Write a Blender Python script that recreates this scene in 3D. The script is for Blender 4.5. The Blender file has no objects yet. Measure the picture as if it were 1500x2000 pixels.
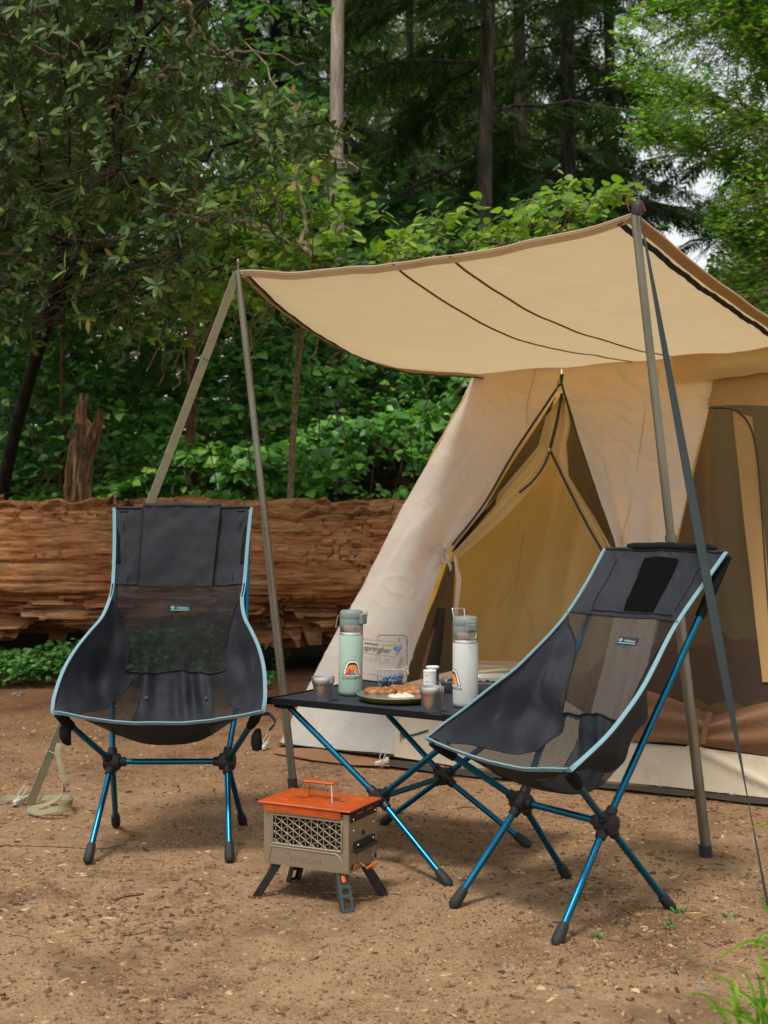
import bpy, math, random
import numpy as np

random.seed(7)
rng = np.random.default_rng(11)
S = bpy.context.scene
R = math.radians

# ------------------------------------------------------------------ camera
CAM = np.array([0.0, 0.0, 1.1])
FPX = 2500.0                      # focal length in pixels of the 1500 x 2000 photograph
cd = bpy.data.cameras.new('camera'); cam = bpy.data.objects.new('camera', cd)
S.collection.objects.link(cam); S.camera = cam
cam.location = CAM; cam.rotation_euler = (R(90), 0, 0)
cd.sensor_width = 36; cd.lens = FPX / 2000 * 36; cd.clip_end = 500; cd.clip_start = .05
cd.dof.use_dof = True; cd.dof.focus_distance = 3.95; cd.dof.aperture_fstop = 6.3

# ------------------------------------------------------------------ sky, sun, exposure
SUN_EL, SUN_AZ = 66.0, 208.0      # azimuth clockwise from +Y (the view direction)
w = bpy.data.worlds.new('World'); S.world = w; w.use_nodes = True
nt = w.node_tree; nt.nodes.clear()
sky = nt.nodes.new('ShaderNodeTexSky'); sky.sky_type = 'NISHITA'; sky.sun_disc = False
sky.sun_elevation = R(SUN_EL); sky.sun_rotation = R(SUN_AZ)
sky.air_density = 2.0; sky.dust_density = 1.2; sky.ozone_density = 1.0
hs = nt.nodes.new('ShaderNodeHueSaturation'); hs.inputs['Saturation'].default_value = .25
hs.inputs['Value'].default_value = 1.0
bg = nt.nodes.new('ShaderNodeBackground'); bg.inputs['Strength'].default_value = .082
wo = nt.nodes.new('ShaderNodeOutputWorld')
nt.links.new(sky.outputs[0], hs.inputs['Color']); nt.links.new(hs.outputs[0], bg.inputs[0]); nt.links.new(bg.outputs[0], wo.inputs[0])
sd = bpy.data.lights.new('sun', 'SUN'); sd.energy = 1.5; sd.angle = R(10); sd.color = (1, .955, .87)
sun = bpy.data.objects.new('sun', sd); S.collection.objects.link(sun)
sun.rotation_euler = (R(90 - SUN_EL), 0, R(180 - SUN_AZ))
sun.location = (0, 0, 12)
S.view_settings.view_transform = 'Standard'; S.view_settings.look = 'None'
S.view_settings.gamma = 1; S.view_settings.use_curve_mapping = False
S.view_settings.exposure = 1.22
S.render.engine = 'CYCLES'
S.cycles.max_bounces = 8; S.cycles.transparent_max_bounces = 16
S.cycles.diffuse_bounces = 4; S.cycles.glossy_bounces = 3; S.cycles.transmission_bounces = 6
S.cycles.use_denoising = True; S.cycles.caustics_reflective = False; S.cycles.caustics_refractive = False

# ------------------------------------------------------------------ helpers
def lin(r, g, b):
    f = lambda c: (c / 255 / 12.92) if c / 255 <= .04045 else ((c / 255 + .055) / 1.055) ** 2.4
    return (f(r), f(g), f(b), 1)

def PX(px, py, d):                # a point of the place seen at photograph pixel (px, py), d metres away
    return np.array([(px - 750) / FPX * d, d, 1.1 - (py - 1000) / FPX * d])
def GP(px, py, z=0.0):            # the same on the horizontal plane z
    d = (1.1 - z) * FPX / (py - 1000)
    return PX(px, py, d)
def nrm(v):
    v = np.asarray(v, float); return v / (np.linalg.norm(v) + 1e-12)

ORG = {}
def mesh_data(name, V, F, mats, smooth, fm=None):
    V = np.asarray(V, np.float32).reshape(-1, 3)
    me = bpy.data.meshes.new(name)
    if isinstance(F, np.ndarray):
        n, k = F.shape
        me.vertices.add(len(V)); me.vertices.foreach_set('co', V.ravel())
        me.loops.add(n * k); me.loops.foreach_set('vertex_index', F.astype(np.int32).ravel())
        me.polygons.add(n)
        me.polygons.foreach_set('loop_start', np.arange(0, n * k, k, dtype=np.int32))
        me.update(calc_edges=True)
    else:
        me.from_pydata(V.tolist(), [], [tuple(int(i) for i in f) for f in F]); me.update()
    for m in (mats if isinstance(mats, (list, tuple)) else [mats]): me.materials.append(m)
    if fm is not None: me.polygons.foreach_set('material_index', np.asarray(fm, np.int32))
    if smooth: me.polygons.foreach_set('use_smooth', np.ones(len(me.polygons), bool))
    me.update()
    return me
def tag(o, label=None, cat=None, group=None, kind=None):
    if label: o['label'] = label
    if cat: o['category'] = cat
    if group: o['group'] = group
    if kind: o['kind'] = kind
    return o
def root(name, loc, label, cat, group=None):
    o = bpy.data.objects.new(name, None); S.collection.objects.link(o)
    o.location = loc; ORG[o.name] = np.array(loc, float)
    return tag(o, label, cat, group)
def mk(name, VF, mat, parent=None, smooth=True, fm=None, auto=50):
    V, F = VF
    V = np.asarray(V, float).reshape(-1, 3)
    if parent is None:
        org = np.array([V[:, 0].mean(), V[:, 1].mean(), V[:, 2].min()])
    else: org = ORG[parent.name]
    me = mesh_data(name, V - org, F, mat, smooth, fm)
    if smooth and auto: me.set_sharp_from_angle(angle=R(auto))
    o = bpy.data.objects.new(name, me); S.collection.objects.link(o)
    if parent is None: o.location = org
    else: o.parent = parent
    ORG[o.name] = org
    return o

class MB:                         # collects shapes of ONE piece into one mesh
    def __init__(s): s.V = []; s.F = []; s.n = 0; s.m = []
    def add(s, VF, m=0):
        V, F = VF; V = np.asarray(V, float).reshape(-1, 3)
        s.V.append(V)
        for f in (F.tolist() if isinstance(F, np.ndarray) else F):
            s.F.append(tuple(int(i) + s.n for i in f)); s.m.append(m)
        s.n += len(V); return s
    @property
    def vf(s): return np.concatenate(s.V), s.F

def frames(P):
    P = np.asarray(P, float); T = np.gradient(P, axis=0)
    T /= np.linalg.norm(T, axis=1)[:, None] + 1e-12
    up = np.array([0, 0, 1.]) if abs(T[0, 2]) < .9 else np.array([1., 0, 0])
    n = nrm(np.cross(T[0], up)); N = []
    for t in T:
        n = nrm(n - t * (n @ t)); N.append(n)
    N = np.array(N); return T, N, np.cross(T, N)
def smoothpath(P, n=24):          # Catmull-Rom through the points
    P = np.asarray(P, float)
    if len(P) < 3: return np.array([P[0] + (P[-1] - P[0]) * t for t in np.linspace(0, 1, n)])
    Q = np.vstack([2 * P[0] - P[1], P, 2 * P[-1] - P[-2]]); out = []
    for t in np.linspace(0, len(P) - 1 - 1e-9, n):
        i = int(t); u = t - i; a, b, c, d = Q[i:i + 4]
        out.append(.5 * (2 * b + (c - a) * u + (2 * a - 5 * b + 4 * c - d) * u * u + (3 * b - a - 3 * c + d) * u ** 3))
    return np.array(out)
def tube(P, r, n=10, caps=True):
    P = np.asarray(P, float); m = len(P)
    r = np.broadcast_to(np.asarray(r, float), (m,))
    T, N, B = frames(P); a = np.linspace(0, 2 * math.pi, n, endpoint=False)
    V = P[:, None] + r[:, None, None] * (np.cos(a)[None, :, None] * N[:, None] + np.sin(a)[None, :, None] * B[:, None])
    F = [(i * n + j, i * n + (j + 1) % n, (i + 1) * n + (j + 1) % n, (i + 1) * n + j) for i in range(m - 1) for j in range(n)]
    V = V.reshape(-1, 3)
    if caps: F += [tuple(range(n))[::-1], tuple(range((m - 1) * n, m * n))]
    return V, F
def lathe(prof, c, n=36, ax=(0, 0, 1)):
    ax = nrm(ax); x = nrm(np.cross(ax, (0, 1, 0) if abs(ax[1]) < .9 else (1, 0, 0))); y = np.cross(ax, x)
    a = np.linspace(0, 2 * math.pi, n, endpoint=False); c = np.asarray(c, float)
    V = np.array([c + ax * z + r * (math.cos(t) * x + math.sin(t) * y) for r, z in prof for t in a])
    m = len(prof)
    F = [(i * n + j, i * n + (j + 1) % n, (i + 1) * n + (j + 1) % n, (i + 1) * n + j) for i in range(m - 1) for j in range(n)]
    F += [tuple(range(n))[::-1], tuple(range((m - 1) * n, m * n))]
    return V, F
def rbox(c, ax, ay, az, hx, hy, hz, r=.002):
    c = np.asarray(c, float); A = [nrm(ax), nrm(ay), nrm(az)]; H = [hx, hy, hz]; V = []; idx = {}
    for sx in (-1, 1):
        for sy in (-1, 1):
            for sz in (-1, 1):
                s = (sx, sy, sz)
                for k in range(3):
                    p = c.copy()
                    for j in range(3): p = p + A[j] * s[j] * (H[j] if j == k else max(H[j] - r, 1e-5))
                    idx[s + (k,)] = len(V); V.append(p)
    F = []
    for k in range(3):
        i, j = [(1, 2), (2, 0), (0, 1)][k]
        for s in (-1, 1):
            q = []
            for (u, v) in ((-1, -1), (1, -1), (1, 1), (-1, 1)):
                t = [0, 0, 0]; t[k] = s; t[i] = u; t[j] = v; q.append(idx[tuple(t) + (k,)])
            F.append(tuple(q if s > 0 else q[::-1]))
    for k in range(3):
        i, j = [(1, 2), (2, 0), (0, 1)][k]
        for u in (-1, 1):
            for v in (-1, 1):
                q = []
                for s, kk in ((-1, i), (1, i), (1, j), (-1, j)):
                    t = [0, 0, 0]; t[k] = s; t[i] = u; t[j] = v; q.append(idx[tuple(t) + (kk,)])
                F.append(tuple(q if u * v > 0 else q[::-1]))
    for sx in (-1, 1):
        for sy in (-1, 1):
            for sz in (-1, 1):
                q = [idx[(sx, sy, sz, k)] for k in range(3)]
                F.append(tuple(q if sx * sy * sz > 0 else q[::-1]))
    return np.array(V), F
def ribbon(P, W, hw, th=.0015):   # flat band along P, W = width direction(s)
    P = np.asarray(P, float); W = np.broadcast_to(np.asarray(W, float), P.shape).copy()
    T, _, _ = frames(P); hw = np.broadcast_to(np.asarray(hw, float), (len(P),))
    W -= T * (W * T).sum(1)[:, None]; W /= np.linalg.norm(W, axis=1)[:, None] + 1e-9
    N = np.cross(T, W); h = hw[:, None]
    V = np.stack([P - W * h - N * th / 2, P + W * h - N * th / 2, P + W * h + N * th / 2, P - W * h + N * th / 2], 1).reshape(-1, 3)
    m = len(P); F = [(i * 4 + j, i * 4 + (j + 1) % 4, (i + 1) * 4 + (j + 1) % 4, (i + 1) * 4 + j) for i in range(m - 1) for j in range(4)]
    F += [(3, 2, 1, 0), tuple(range((m - 1) * 4, m * 4))]
    return V, F
def gridmesh(G):                  # G (m, n, 3) -> quads
    m, n = G.shape[:2]; i, j = np.meshgrid(np.arange(m - 1), np.arange(n - 1), indexing='ij')
    a = (i * n + j).ravel()
    return G.reshape(-1, 3), np.stack([a, a + 1, a + n + 1, a + n], 1)
def polyline(P, n):               # resample by arc length
    P = np.asarray(P, float); L = np.r_[0, np.cumsum(np.linalg.norm(np.diff(P, axis=0), axis=1))]
    t = np.linspace(0, L[-1], n); return np.stack([np.interp(t, L, P[:, k]) for k in range(P.shape[1])], 1)

# value noise
def _h(ix, iy, iz):
    ix = ix.astype(np.int64); iy = iy.astype(np.int64); iz = iz.astype(np.int64)
    n = (ix * 374761393 + iy * 668265263 + iz * 2147483647) & 0x7fffffff
    n = ((n ^ (n >> 13)) * 1274126177) & 0x7fffffff
    n = ((n ^ (n >> 15)) * 668265263) & 0x7fffffff
    return (n & 0xffff) / 65535.0
def vnoise(x, y, z=0.0):
    x, y, z = np.broadcast_arrays(np.asarray(x, float), y, z)
    fx, fy, fz = np.floor(x), np.floor(y), np.floor(z)
    u, v, w_ = x - fx, y - fy, z - fz
    u = u * u * (3 - 2 * u); v = v * v * (3 - 2 * v); w_ = w_ * w_ * (3 - 2 * w_)
    r = 0
    for a in (0, 1):
        for b in (0, 1):
            for c in (0, 1):
                r = r + _h(fx + a, fy + b, fz + c) * (u if a else 1 - u) * (v if b else 1 - v) * (w_ if c else 1 - w_)
    return r * 2 - 1
def fbm(x, y, z=0.0, o=4, g=.5):
    s = 0; a = 1
    for k in range(o):
        s = s + a * vnoise(x * 2 ** k + 17 * k, y * 2 ** k - 9 * k, np.asarray(z) * 2 ** k + 5 * k); a *= g
    return s

# ------------------------------------------------------------------ materials
def material(name):
    m = bpy.data.materials.new(name); m.use_nodes = True; t = m.node_tree; t.nodes.clear()
    out = t.nodes.new('ShaderNodeOutputMaterial'); return m, t, out
def nd(t, typ, **kw):
    n = t.nodes.new(typ)
    for k, v in kw.items():
        if k in n.inputs: n.inputs[k].default_value = v
        else: setattr(n, k, v)
    return n
def ramp(t, fac, stops):
    r = t.nodes.new('ShaderNodeValToRGB'); e = r.color_ramp.elements
    while len(e) < len(stops): e.new(.5)
    for k, (p, c) in enumerate(stops): e[k].position = p; e[k].color = c
    t.links.new(fac, r.inputs[0]); return r
def coords(t, scale=(1, 1, 1), rot=(0, 0, 0)):
    tc = t.nodes.new('ShaderNodeTexCoord'); mp = t.nodes.new('ShaderNodeMapping')
    mp.inputs['Scale'].default_value = scale; mp.inputs['Rotation'].default_value = rot
    t.links.new(tc.outputs['Object'], mp.inputs[0]); return mp.outputs[0]
def plain(name, col, rough=.5, metal=0, var=.12, scale=30, bump=.0, bscale=200, spec=.5, coat=0, stretch=(1, 1, 1), dirt=None):
    """principled colour with fine mottling and relief"""
    m, t, out = material(name); b = t.nodes.new('ShaderNodeBsdfPrincipled')
    b.inputs['Metallic'].default_value = metal; b.inputs['Specular IOR Level'].default_value = spec
    b.inputs['Coat Weight'].default_value = coat
    co = coords(t, stretch)
    n = nd(t, 'ShaderNodeTexNoise', Scale=scale, Detail=6.0, Roughness=.6); t.links.new(co, n.inputs['Vector'])
    c = col[:3]; lo = tuple(x * (1 - var) for x in c) + (1,); hi = tuple(min(x * (1 + var), 1) for x in c) + (1,)
    r = ramp(t, n.outputs['Fac'], [(.3, lo), (.7, hi)])
    last = r.outputs[0]
    if dirt:
        n2 = nd(t, 'ShaderNodeTexNoise', Scale=dirt[1], Detail=8.0, Roughness=.7); t.links.new(co, n2.inputs['Vector'])
        r2 = ramp(t, n2.outputs['Fac'], [(.48, (0, 0, 0, 1)), (.72, (dirt[2],) * 3 + (1,))])
        mx = nd(t, 'ShaderNodeMixRGB'); t.links.new(r2.outputs[0], mx.inputs[0]); t.links.new(last, mx.inputs[1]); mx.inputs[2].default_value = dirt[0]
        last = mx.outputs[0]
    t.links.new(last, b.inputs['Base Color'])
    rr = ramp(t, n.outputs['Fac'], [(.3, (max(rough - .08, .03),) * 3 + (1,)), (.7, (min(rough + .08, 1),) * 3 + (1,))])
    t.links.new(rr.outputs[0], b.inputs['Roughness'])
    if bump:
        nb = nd(t, 'ShaderNodeTexNoise', Scale=bscale, Detail=4.0); t.links.new(co, nb.inputs['Vector'])
        bp = nd(t, 'ShaderNodeBump', Strength=bump, Distance=.002); t.links.new(nb.outputs['Fac'], bp.inputs['Height'])
        t.links.new(bp.outputs[0], b.inputs['Normal'])
    t.links.new(b.outputs[0], out.inputs[0]); return m
def canvas(name, col, trans, tw=.35, var=.08, wr=.35, stain=None):
    """woven cotton: diffuse on the lit side, lets warm light through"""
    m, t, out = material(name); co = coords(t)
    n = nd(t, 'ShaderNodeTexNoise', Scale=3.5, Detail=7.0, Roughness=.62); t.links.new(co, n.inputs['Vector'])
    c = col[:3]; r = ramp(t, n.outputs['Fac'], [(.3, tuple(x * (1 - var) for x in c) + (1,)), (.7, tuple(min(1, x * (1 + var)) for x in c) + (1,))])
    last = r.outputs[0]
    if stain:
        n3 = nd(t, 'ShaderNodeTexNoise', Scale=9.0, Detail=9.0, Roughness=.7); t.links.new(co, n3.inputs['Vector'])
        r3 = ramp(t, n3.outputs['Fac'], [(.55, (0, 0, 0, 1)), (.8, (.5, .5, .5, 1))])
        mx = nd(t, 'ShaderNodeMixRGB'); t.links.new(r3.outputs[0], mx.inputs[0]); t.links.new(last, mx.inputs[1]); mx.inputs[2].default_value = stain; last = mx.outputs[0]
    d = nd(t, 'ShaderNodeBsdfDiffuse', Roughness=.8); t.links.new(last, d.inputs['Color'])
    tr = nd(t, 'ShaderNodeBsdfTranslucent', Color=trans)
    wv = nd(t, 'ShaderNodeTexNoise', Scale=420.0, Detail=2.0); t.links.new(co, wv.inputs['Vector'])
    wn = nd(t, 'ShaderNodeTexNoise', Scale=5.0, Detail=5.0, Roughness=.5, Distortion=1.2); t.links.new(co, wn.inputs['Vector'])
    b1 = nd(t, 'ShaderNodeBump', Strength=.18, Distance=.0012); t.links.new(wv.outputs['Fac'], b1.inputs['Height'])
    b2 = nd(t, 'ShaderNodeBump', Strength=wr, Distance=.03); t.links.new(wn.outputs['Fac'], b2.inputs['Height']); t.links.new(b1.outputs[0], b2.inputs['Normal'])
    cr = nd(t, 'ShaderNodeTexNoise', Scale=3.4, Detail=6.0, Roughness=.5, Distortion=1.2); cr.noise_type = 'RIDGED_MULTIFRACTAL'; t.links.new(co, cr.inputs['Vector'])
    b3 = nd(t, 'ShaderNodeBump', Strength=.55, Distance=.016); t.links.new(cr.outputs['Fac'], b3.inputs['Height']); t.links.new(b2.outputs[0], b3.inputs['Normal'])
    t.links.new(b3.outputs[0], d.inputs['Normal']); t.links.new(b3.outputs[0], tr.inputs['Normal'])
    mx = nd(t, 'ShaderNodeMixShader'); mx.inputs[0].default_value = tw
    t.links.new(d.outputs[0], mx.inputs[1]); t.links.new(tr.outputs[0], mx.inputs[2]); t.links.new(mx.outputs[0], out.inputs[0]); return m
def netting(name, col, clear, cell=900.0):
    """open mesh cloth: thread and holes"""
    m, t, out = material(name); co = coords(t)
    d = nd(t, 'ShaderNodeBsdfPrincipled', Roughness=.8); d.inputs['Base Color'].default_value = col; d.inputs['Specular IOR Level'].default_value = .25
    tr = nd(t, 'ShaderNodeBsdfTransparent')
    v = nd(t, 'ShaderNodeTexVoronoi', Scale=cell); t.links.new(co, v.inputs['Vector'])
    r = ramp(t, v.outputs['Distance'], [(.20, (min(clear * 1.25, 1),) * 3 + (1,)), (.70, (clear * .65,) * 3 + (1,))])
    mx = nd(t, 'ShaderNodeMixShader'); t.links.new(r.outputs[0], mx.inputs[0])
    t.links.new(d.outputs[0], mx.inputs[1]); t.links.new(tr.outputs[0], mx.inputs[2]); t.links.new(mx.outputs[0], out.inputs[0]); return m
def leafmat(name, stops, trans, tw=.35, rough=.45, spec=.4, objrand=False, under=None):
    m, t, out = material(name)
    if objrand: rnd = t.nodes.new('ShaderNodeObjectInfo').outputs['Random']
    else: rnd = t.nodes.new('ShaderNodeNewGeometry').outputs['Random Per Island']
    r = ramp(t, rnd, stops); last = r.outputs[0]
    if under:
        g = t.nodes.new('ShaderNodeNewGeometry'); mx0 = nd(t, 'ShaderNodeMixRGB'); t.links.new(g.outputs['Backfacing'], mx0.inputs[0])
        t.links.new(last, mx0.inputs[1]); mx0.inputs[2].default_value = under; last = mx0.outputs[0]
    b = nd(t, 'ShaderNodeBsdfPrincipled', Roughness=rough); b.inputs['Specular IOR Level'].default_value = spec
    t.links.new(last, b.inputs['Base Color'])
    tr = nd(t, 'ShaderNodeBsdfTranslucent', Color=trans)
    mx = nd(t, 'ShaderNodeMixShader'); mx.inputs[0].default_value = tw
    t.links.new(b.outputs[0], mx.inputs[1]); t.links.new(tr.outputs[0], mx.inputs[2]); t.links.new(mx.outputs[0], out.inputs[0]); return m
def barkmat(name, c0, c1, c2, scale=(14, 14, 2.2), bump=.8, dist=.02):
    m, t, out = material(name); co = coords(t, scale)
    n = nd(t, 'ShaderNodeTexNoise', Scale=1.6, Detail=9.0, Roughness=.68, Distortion=.5); t.links.new(co, n.inputs['Vector'])
    r = ramp(t, n.outputs['Fac'], [(.32, c0), (.5, c1), (.7, c2)])
    b = nd(t, 'ShaderNodeBsdfPrincipled', Roughness=.9); b.inputs['Specular IOR Level'].default_value = .2
    t.links.new(r.outputs[0], b.inputs['Base Color'])
    bp = nd(t, 'ShaderNodeBump', Strength=bump, Distance=dist); t.links.new(n.outputs['Fac'], bp.inputs['Height']); t.links.new(bp.outputs[0], b.inputs['Normal'])
    t.links.new(b.outputs[0], out.inputs[0]); return m
def glassy(name, col=(1, 1, 1, 1), rough=.05, clear=.75):
    m, t, out = material(name)
    g = nd(t, 'ShaderNodeBsdfGlossy', Roughness=rough); g.inputs['Color'].default_value = (.9, .9, .9, 1)
    tr = nd(t, 'ShaderNodeBsdfTransparent', Color=col); df = nd(t, 'ShaderNodeBsdfDiffuse', Color=(.7, .7, .68, 1))
    fr = nd(t, 'ShaderNodeFresnel', IOR=1.12)
    m0 = nd(t, 'ShaderNodeMixShader'); m0.inputs[0].default_value = 1 - clear
    t.links.new(tr.outputs[0], m0.inputs[1]); t.links.new(df.outputs[0], m0.inputs[2])
    mx = nd(t, 'ShaderNodeMixShader'); t.links.new(fr.outputs[0], mx.inputs[0]); t.links.new(m0.outputs[0], mx.inputs[1]); t.links.new(g.outputs[0], mx.inputs[2])
    t.links.new(mx.outputs[0], out.inputs[0]); return m

def text_vf(s, size, place, shear=0.0, spacing=1.0, bold=0.0):
    """flat lettering as mesh; place(x, y) -> point"""
    cu = bpy.data.curves.new('lettering', 'FONT'); cu.body = s; cu.size = size; cu.align_x = 'CENTER'; cu.shear = shear
    cu.space_character = spacing; cu.offset = bold; cu.resolution_u = 3
    ob = bpy.data.objects.new('lettering', cu); S.collection.objects.link(ob)
    bpy.context.view_layer.update()
    me = bpy.data.meshes.new_from_object(ob)
    V = np.array([place(v.co.x, v.co.y) for v in me.vertices]); F = [tuple(p.vertices) for p in me.polygons]
    bpy.data.objects.remove(ob); bpy.data.curves.remove(cu); bpy.data.meshes.remove(me)
    return V, F
def on_plane(o, x, y, off=0.0):
    o = np.asarray(o, float); x = nrm(x); y = nrm(y); n = np.cross(x, y)
    return lambda a, b: o + x * a + y * b + n * off

# ------------------------------------------------------------------ the ground
def ground_z(x, y):
    x = np.asarray(x, float); y = np.asarray(y, float)
    z = .010 * fbm(x * .9, y * .9, 3.1, 3) + .004 * fbm(x * 5, y * 5, 1.7, 3)
    z = z - .0 
    near = np.clip((y - 8.9) / 1.2, 0, 1) * 0
    return z + near
def bank_z(x, y):                 # the bank behind the log
    t = np.clip((y - 9.6) / 6.0, 0, 1)
    return 1.9 * t * t * (3 - 2 * t) + .12 * fbm(x * .5, y * .5, 8.0, 3) * t - .05

def dirt_material():
    m, t, out = material('packed_dirt'); tc = t.nodes.new('ShaderNodeTexCoord'); co = tc.outputs['Object']
    def noise(s, d, r=.6, dist=0.0):
        n = nd(t, 'ShaderNodeTexNoise', Scale=s, Detail=d, Roughness=r, Distortion=dist); t.links.new(co, n.inputs['Vector']); return n.outputs['Fac']
    big = noise(.9, 5.0); mid = noise(9.0, 8.0, .7); fine = noise(90.0, 8.0, .75); 
    c1 = ramp(t, mid, [(.25, lin(106, 83, 61)), (.5, lin(146, 117, 88)), (.78, lin(172, 144, 112))])
    c2 = ramp(t, fine, [(.28, lin(66, 49, 35)), (.46, lin(142, 113, 83)), (.75, lin(184, 156, 123))])
    a = nd(t, 'ShaderNodeMixRGB'); a.inputs[0].default_value = .5; t.links.new(c1.outputs[0], a.inputs[1]); t.links.new(c2.outputs[0], a.inputs[2])
    # redder, barky litter towards the log and in patches
    sx = t.nodes.new('ShaderNodeSeparateXYZ'); t.links.new(co, sx.inputs[0])
    mr = nd(t, 'ShaderNodeMapRange'); mr.inputs['From Min'].default_value = 4.1; mr.inputs['From Max'].default_value = 7.2
    t.links.new(sx.outputs['Y'], mr.inputs['Value'])
    ad = nd(t, 'ShaderNodeMath', operation='MULTIPLY_ADD'); t.links.new(big, ad.inputs[0]); ad.inputs[1].default_value = 1.2
    sb = nd(t, 'ShaderNodeMath', operation='SUBTRACT'); t.links.new(mr.outputs[0], sb.inputs[0]); sb.inputs[1].default_value = .55; t.links.new(sb.outputs[0], ad.inputs[2])
    cl = nd(t, 'ShaderNodeMath', operation='MULTIPLY', use_clamp=True); t.links.new(ad.outputs[0], cl.inputs[0]); cl.inputs[1].default_value = .8
    c3 = ramp(t, fine, [(.3, lin(60, 38, 25)), (.55, lin(112, 75, 50)), (.78, lin(146, 106, 75))])
    b = nd(t, 'ShaderNodeMixRGB'); t.links.new(cl.outputs[0], b.inputs[0]); t.links.new(a.outputs[0], b.inputs[1]); t.links.new(c3.outputs[0], b.inputs[2])
    # the woodland floor behind the log is dark humus
    mr2 = nd(t, 'ShaderNodeMapRange'); mr2.inputs['From Min'].default_value = 8.6; mr2.inputs['From Max'].default_value = 9.6; t.links.new(sx.outputs['Y'], mr2.inputs['Value'])
    dk = noise(2.3, 9.0, .68, .6); dr = ramp(t, dk, [(.36, (.55, .52, .50, 1)), (.50, (.92, .92, .92, 1)), (.66, (1, 1, 1, 1))]); db_ = nd(t, 'ShaderNodeMixRGB', blend_type='MULTIPLY'); db_.inputs[0].default_value = 1; t.links.new(b.outputs[0], db_.inputs[1]); t.links.new(dr.outputs[0], db_.inputs[2]); b = db_   # damp and scuffed patches
    hum = ramp(t, mid, [(.3, lin(30, 22, 15)), (.7, lin(62, 45, 30))])
    e = nd(t, 'ShaderNodeMixRGB'); t.links.new(mr2.outputs[0], e.inputs[0]); t.links.new(b.outputs[0], e.inputs[1]); t.links.new(hum.outputs[0], e.inputs[2])
    p = nd(t, 'ShaderNodeBsdfPrincipled', Roughness=.95); p.inputs['Specular IOR Level'].default_value = .15
    t.links.new(e.outputs[0], p.inputs['Base Color'])
    b1 = nd(t, 'ShaderNodeBump', Strength=.9, Distance=.012); t.links.new(mid, b1.inputs['Height'])
    b2 = nd(t, 'ShaderNodeBump', Strength=.9, Distance=.006); t.links.new(fine, b2.inputs['Height']); t.links.new(b1.outputs[0], b2.inputs['Normal'])
    t.links.new(b2.outputs[0], p.inputs['Normal']); t.links.new(p.outputs[0], out.inputs[0]); return m
M_DIRT = dirt_material()
xs = np.unique(np.concatenate([np.linspace(-90, -8, 20), np.linspace(-8, 8, 190), np.linspace(8, 90, 20)]))
ys = np.unique(np.concatenate([np.linspace(-25, 1.5, 14), np.linspace(1.5, 10, 150), np.linspace(10, 20, 40), np.linspace(20, 120, 24)]))
XX, YY = np.meshgrid(xs, ys, indexing='ij')
ZZ = ground_z(XX, YY) + np.where(YY > 9.6, bank_z(XX, YY) + .05, 0)
V, F = gridmesh(np.stack([XX, YY, ZZ], -1))
me = mesh_data('ground', V, F[:, ::-1], M_DIRT, True)
g = bpy.data.objects.new('ground', me); S.collection.objects.link(g); tag(g, 'packed brown dirt of the camp pitch running back to the forest floor', 'ground', kind='structure')

# loose chips, grit and bark flakes
def scatter_chips(name, n, ymin, ymax, size, mats, label, flat=.35, xspread=.42, seed=1, long=1.0):
    r = np.random.default_rng(seed)
    y = ymin * (ymax / ymin) ** r.random(n * 1); x = (r.random(n) * 2 - 1) * (y * xspread + .25)
    # drifts: more in some places than others
    keep = r.random(n) < np.clip(.45 + .9 * fbm(x * 1.3, y * 1.3, seed + .5, 3), .08, 1)
    x, y = x[keep], y[keep]; n = len(x)
    s = size[0] * (size[1] / size[0]) ** (r.random(n) ** 1.7)
    # an irregular six-sided lump: 5-point ring + crown point
    k = 5; a = (np.arange(k) / k * 2 * math.pi)[None] + r.random((n, 1)) * 6.3 + r.normal(0, .25, (n, k))
    rad = s[:, None] * (.55 + .6 * r.random((n, k)))
    st = np.where(r.random(n) < .5, long, 1.0)[:, None]
    u = rad * np.cos(a) * st; v = rad * np.sin(a) / st; th = r.random(n) * 6.3
    X = x[:, None] + u * np.cos(th)[:, None] - v * np.sin(th)[:, None]; Y = y[:, None] + u * np.sin(th)[:, None] + v * np.cos(th)[:, None]
    tilt = r.normal(0, .35, (n, 2)); zb = ground_z(x, y)
    Z = zb[:, None] + (tilt[:, :1] * u + tilt[:, 1:] * v) * .6 + s[:, None] * flat * .25
    top = np.stack([x + r.normal(0, .15, n) * s, y + r.normal(0, .15, n) * s, zb + s * (flat + .25 * r.random(n))], -1)
    low = np.stack([X, Y, Z - s[:, None] * .5], -1); ring = np.stack([X, Y, Z], -1)
    V = np.concatenate([ring, low, top[:, None]], 1).reshape(-1, 3); b = (np.arange(n) * 11)[:, None]
    T = []
    for i in range(k):
        j = (i + 1) % k
        T += [np.stack([b[:, 0] + i, b[:, 0] + j, b[:, 0] + 10], 1), np.stack([b[:, 0] + 5 + i, b[:, 0] + 5 + j, b[:, 0] + j], 1), np.stack([b[:, 0] + 5 + i, b[:, 0] + j, b[:, 0] + i], 1)]
    o = bpy.data.objects.new(name, mesh_data(name, V, np.concatenate(T), mats, False)); S.collection.objects.link(o)
    tag(o, label, 'litter', kind='stuff'); return o
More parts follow.
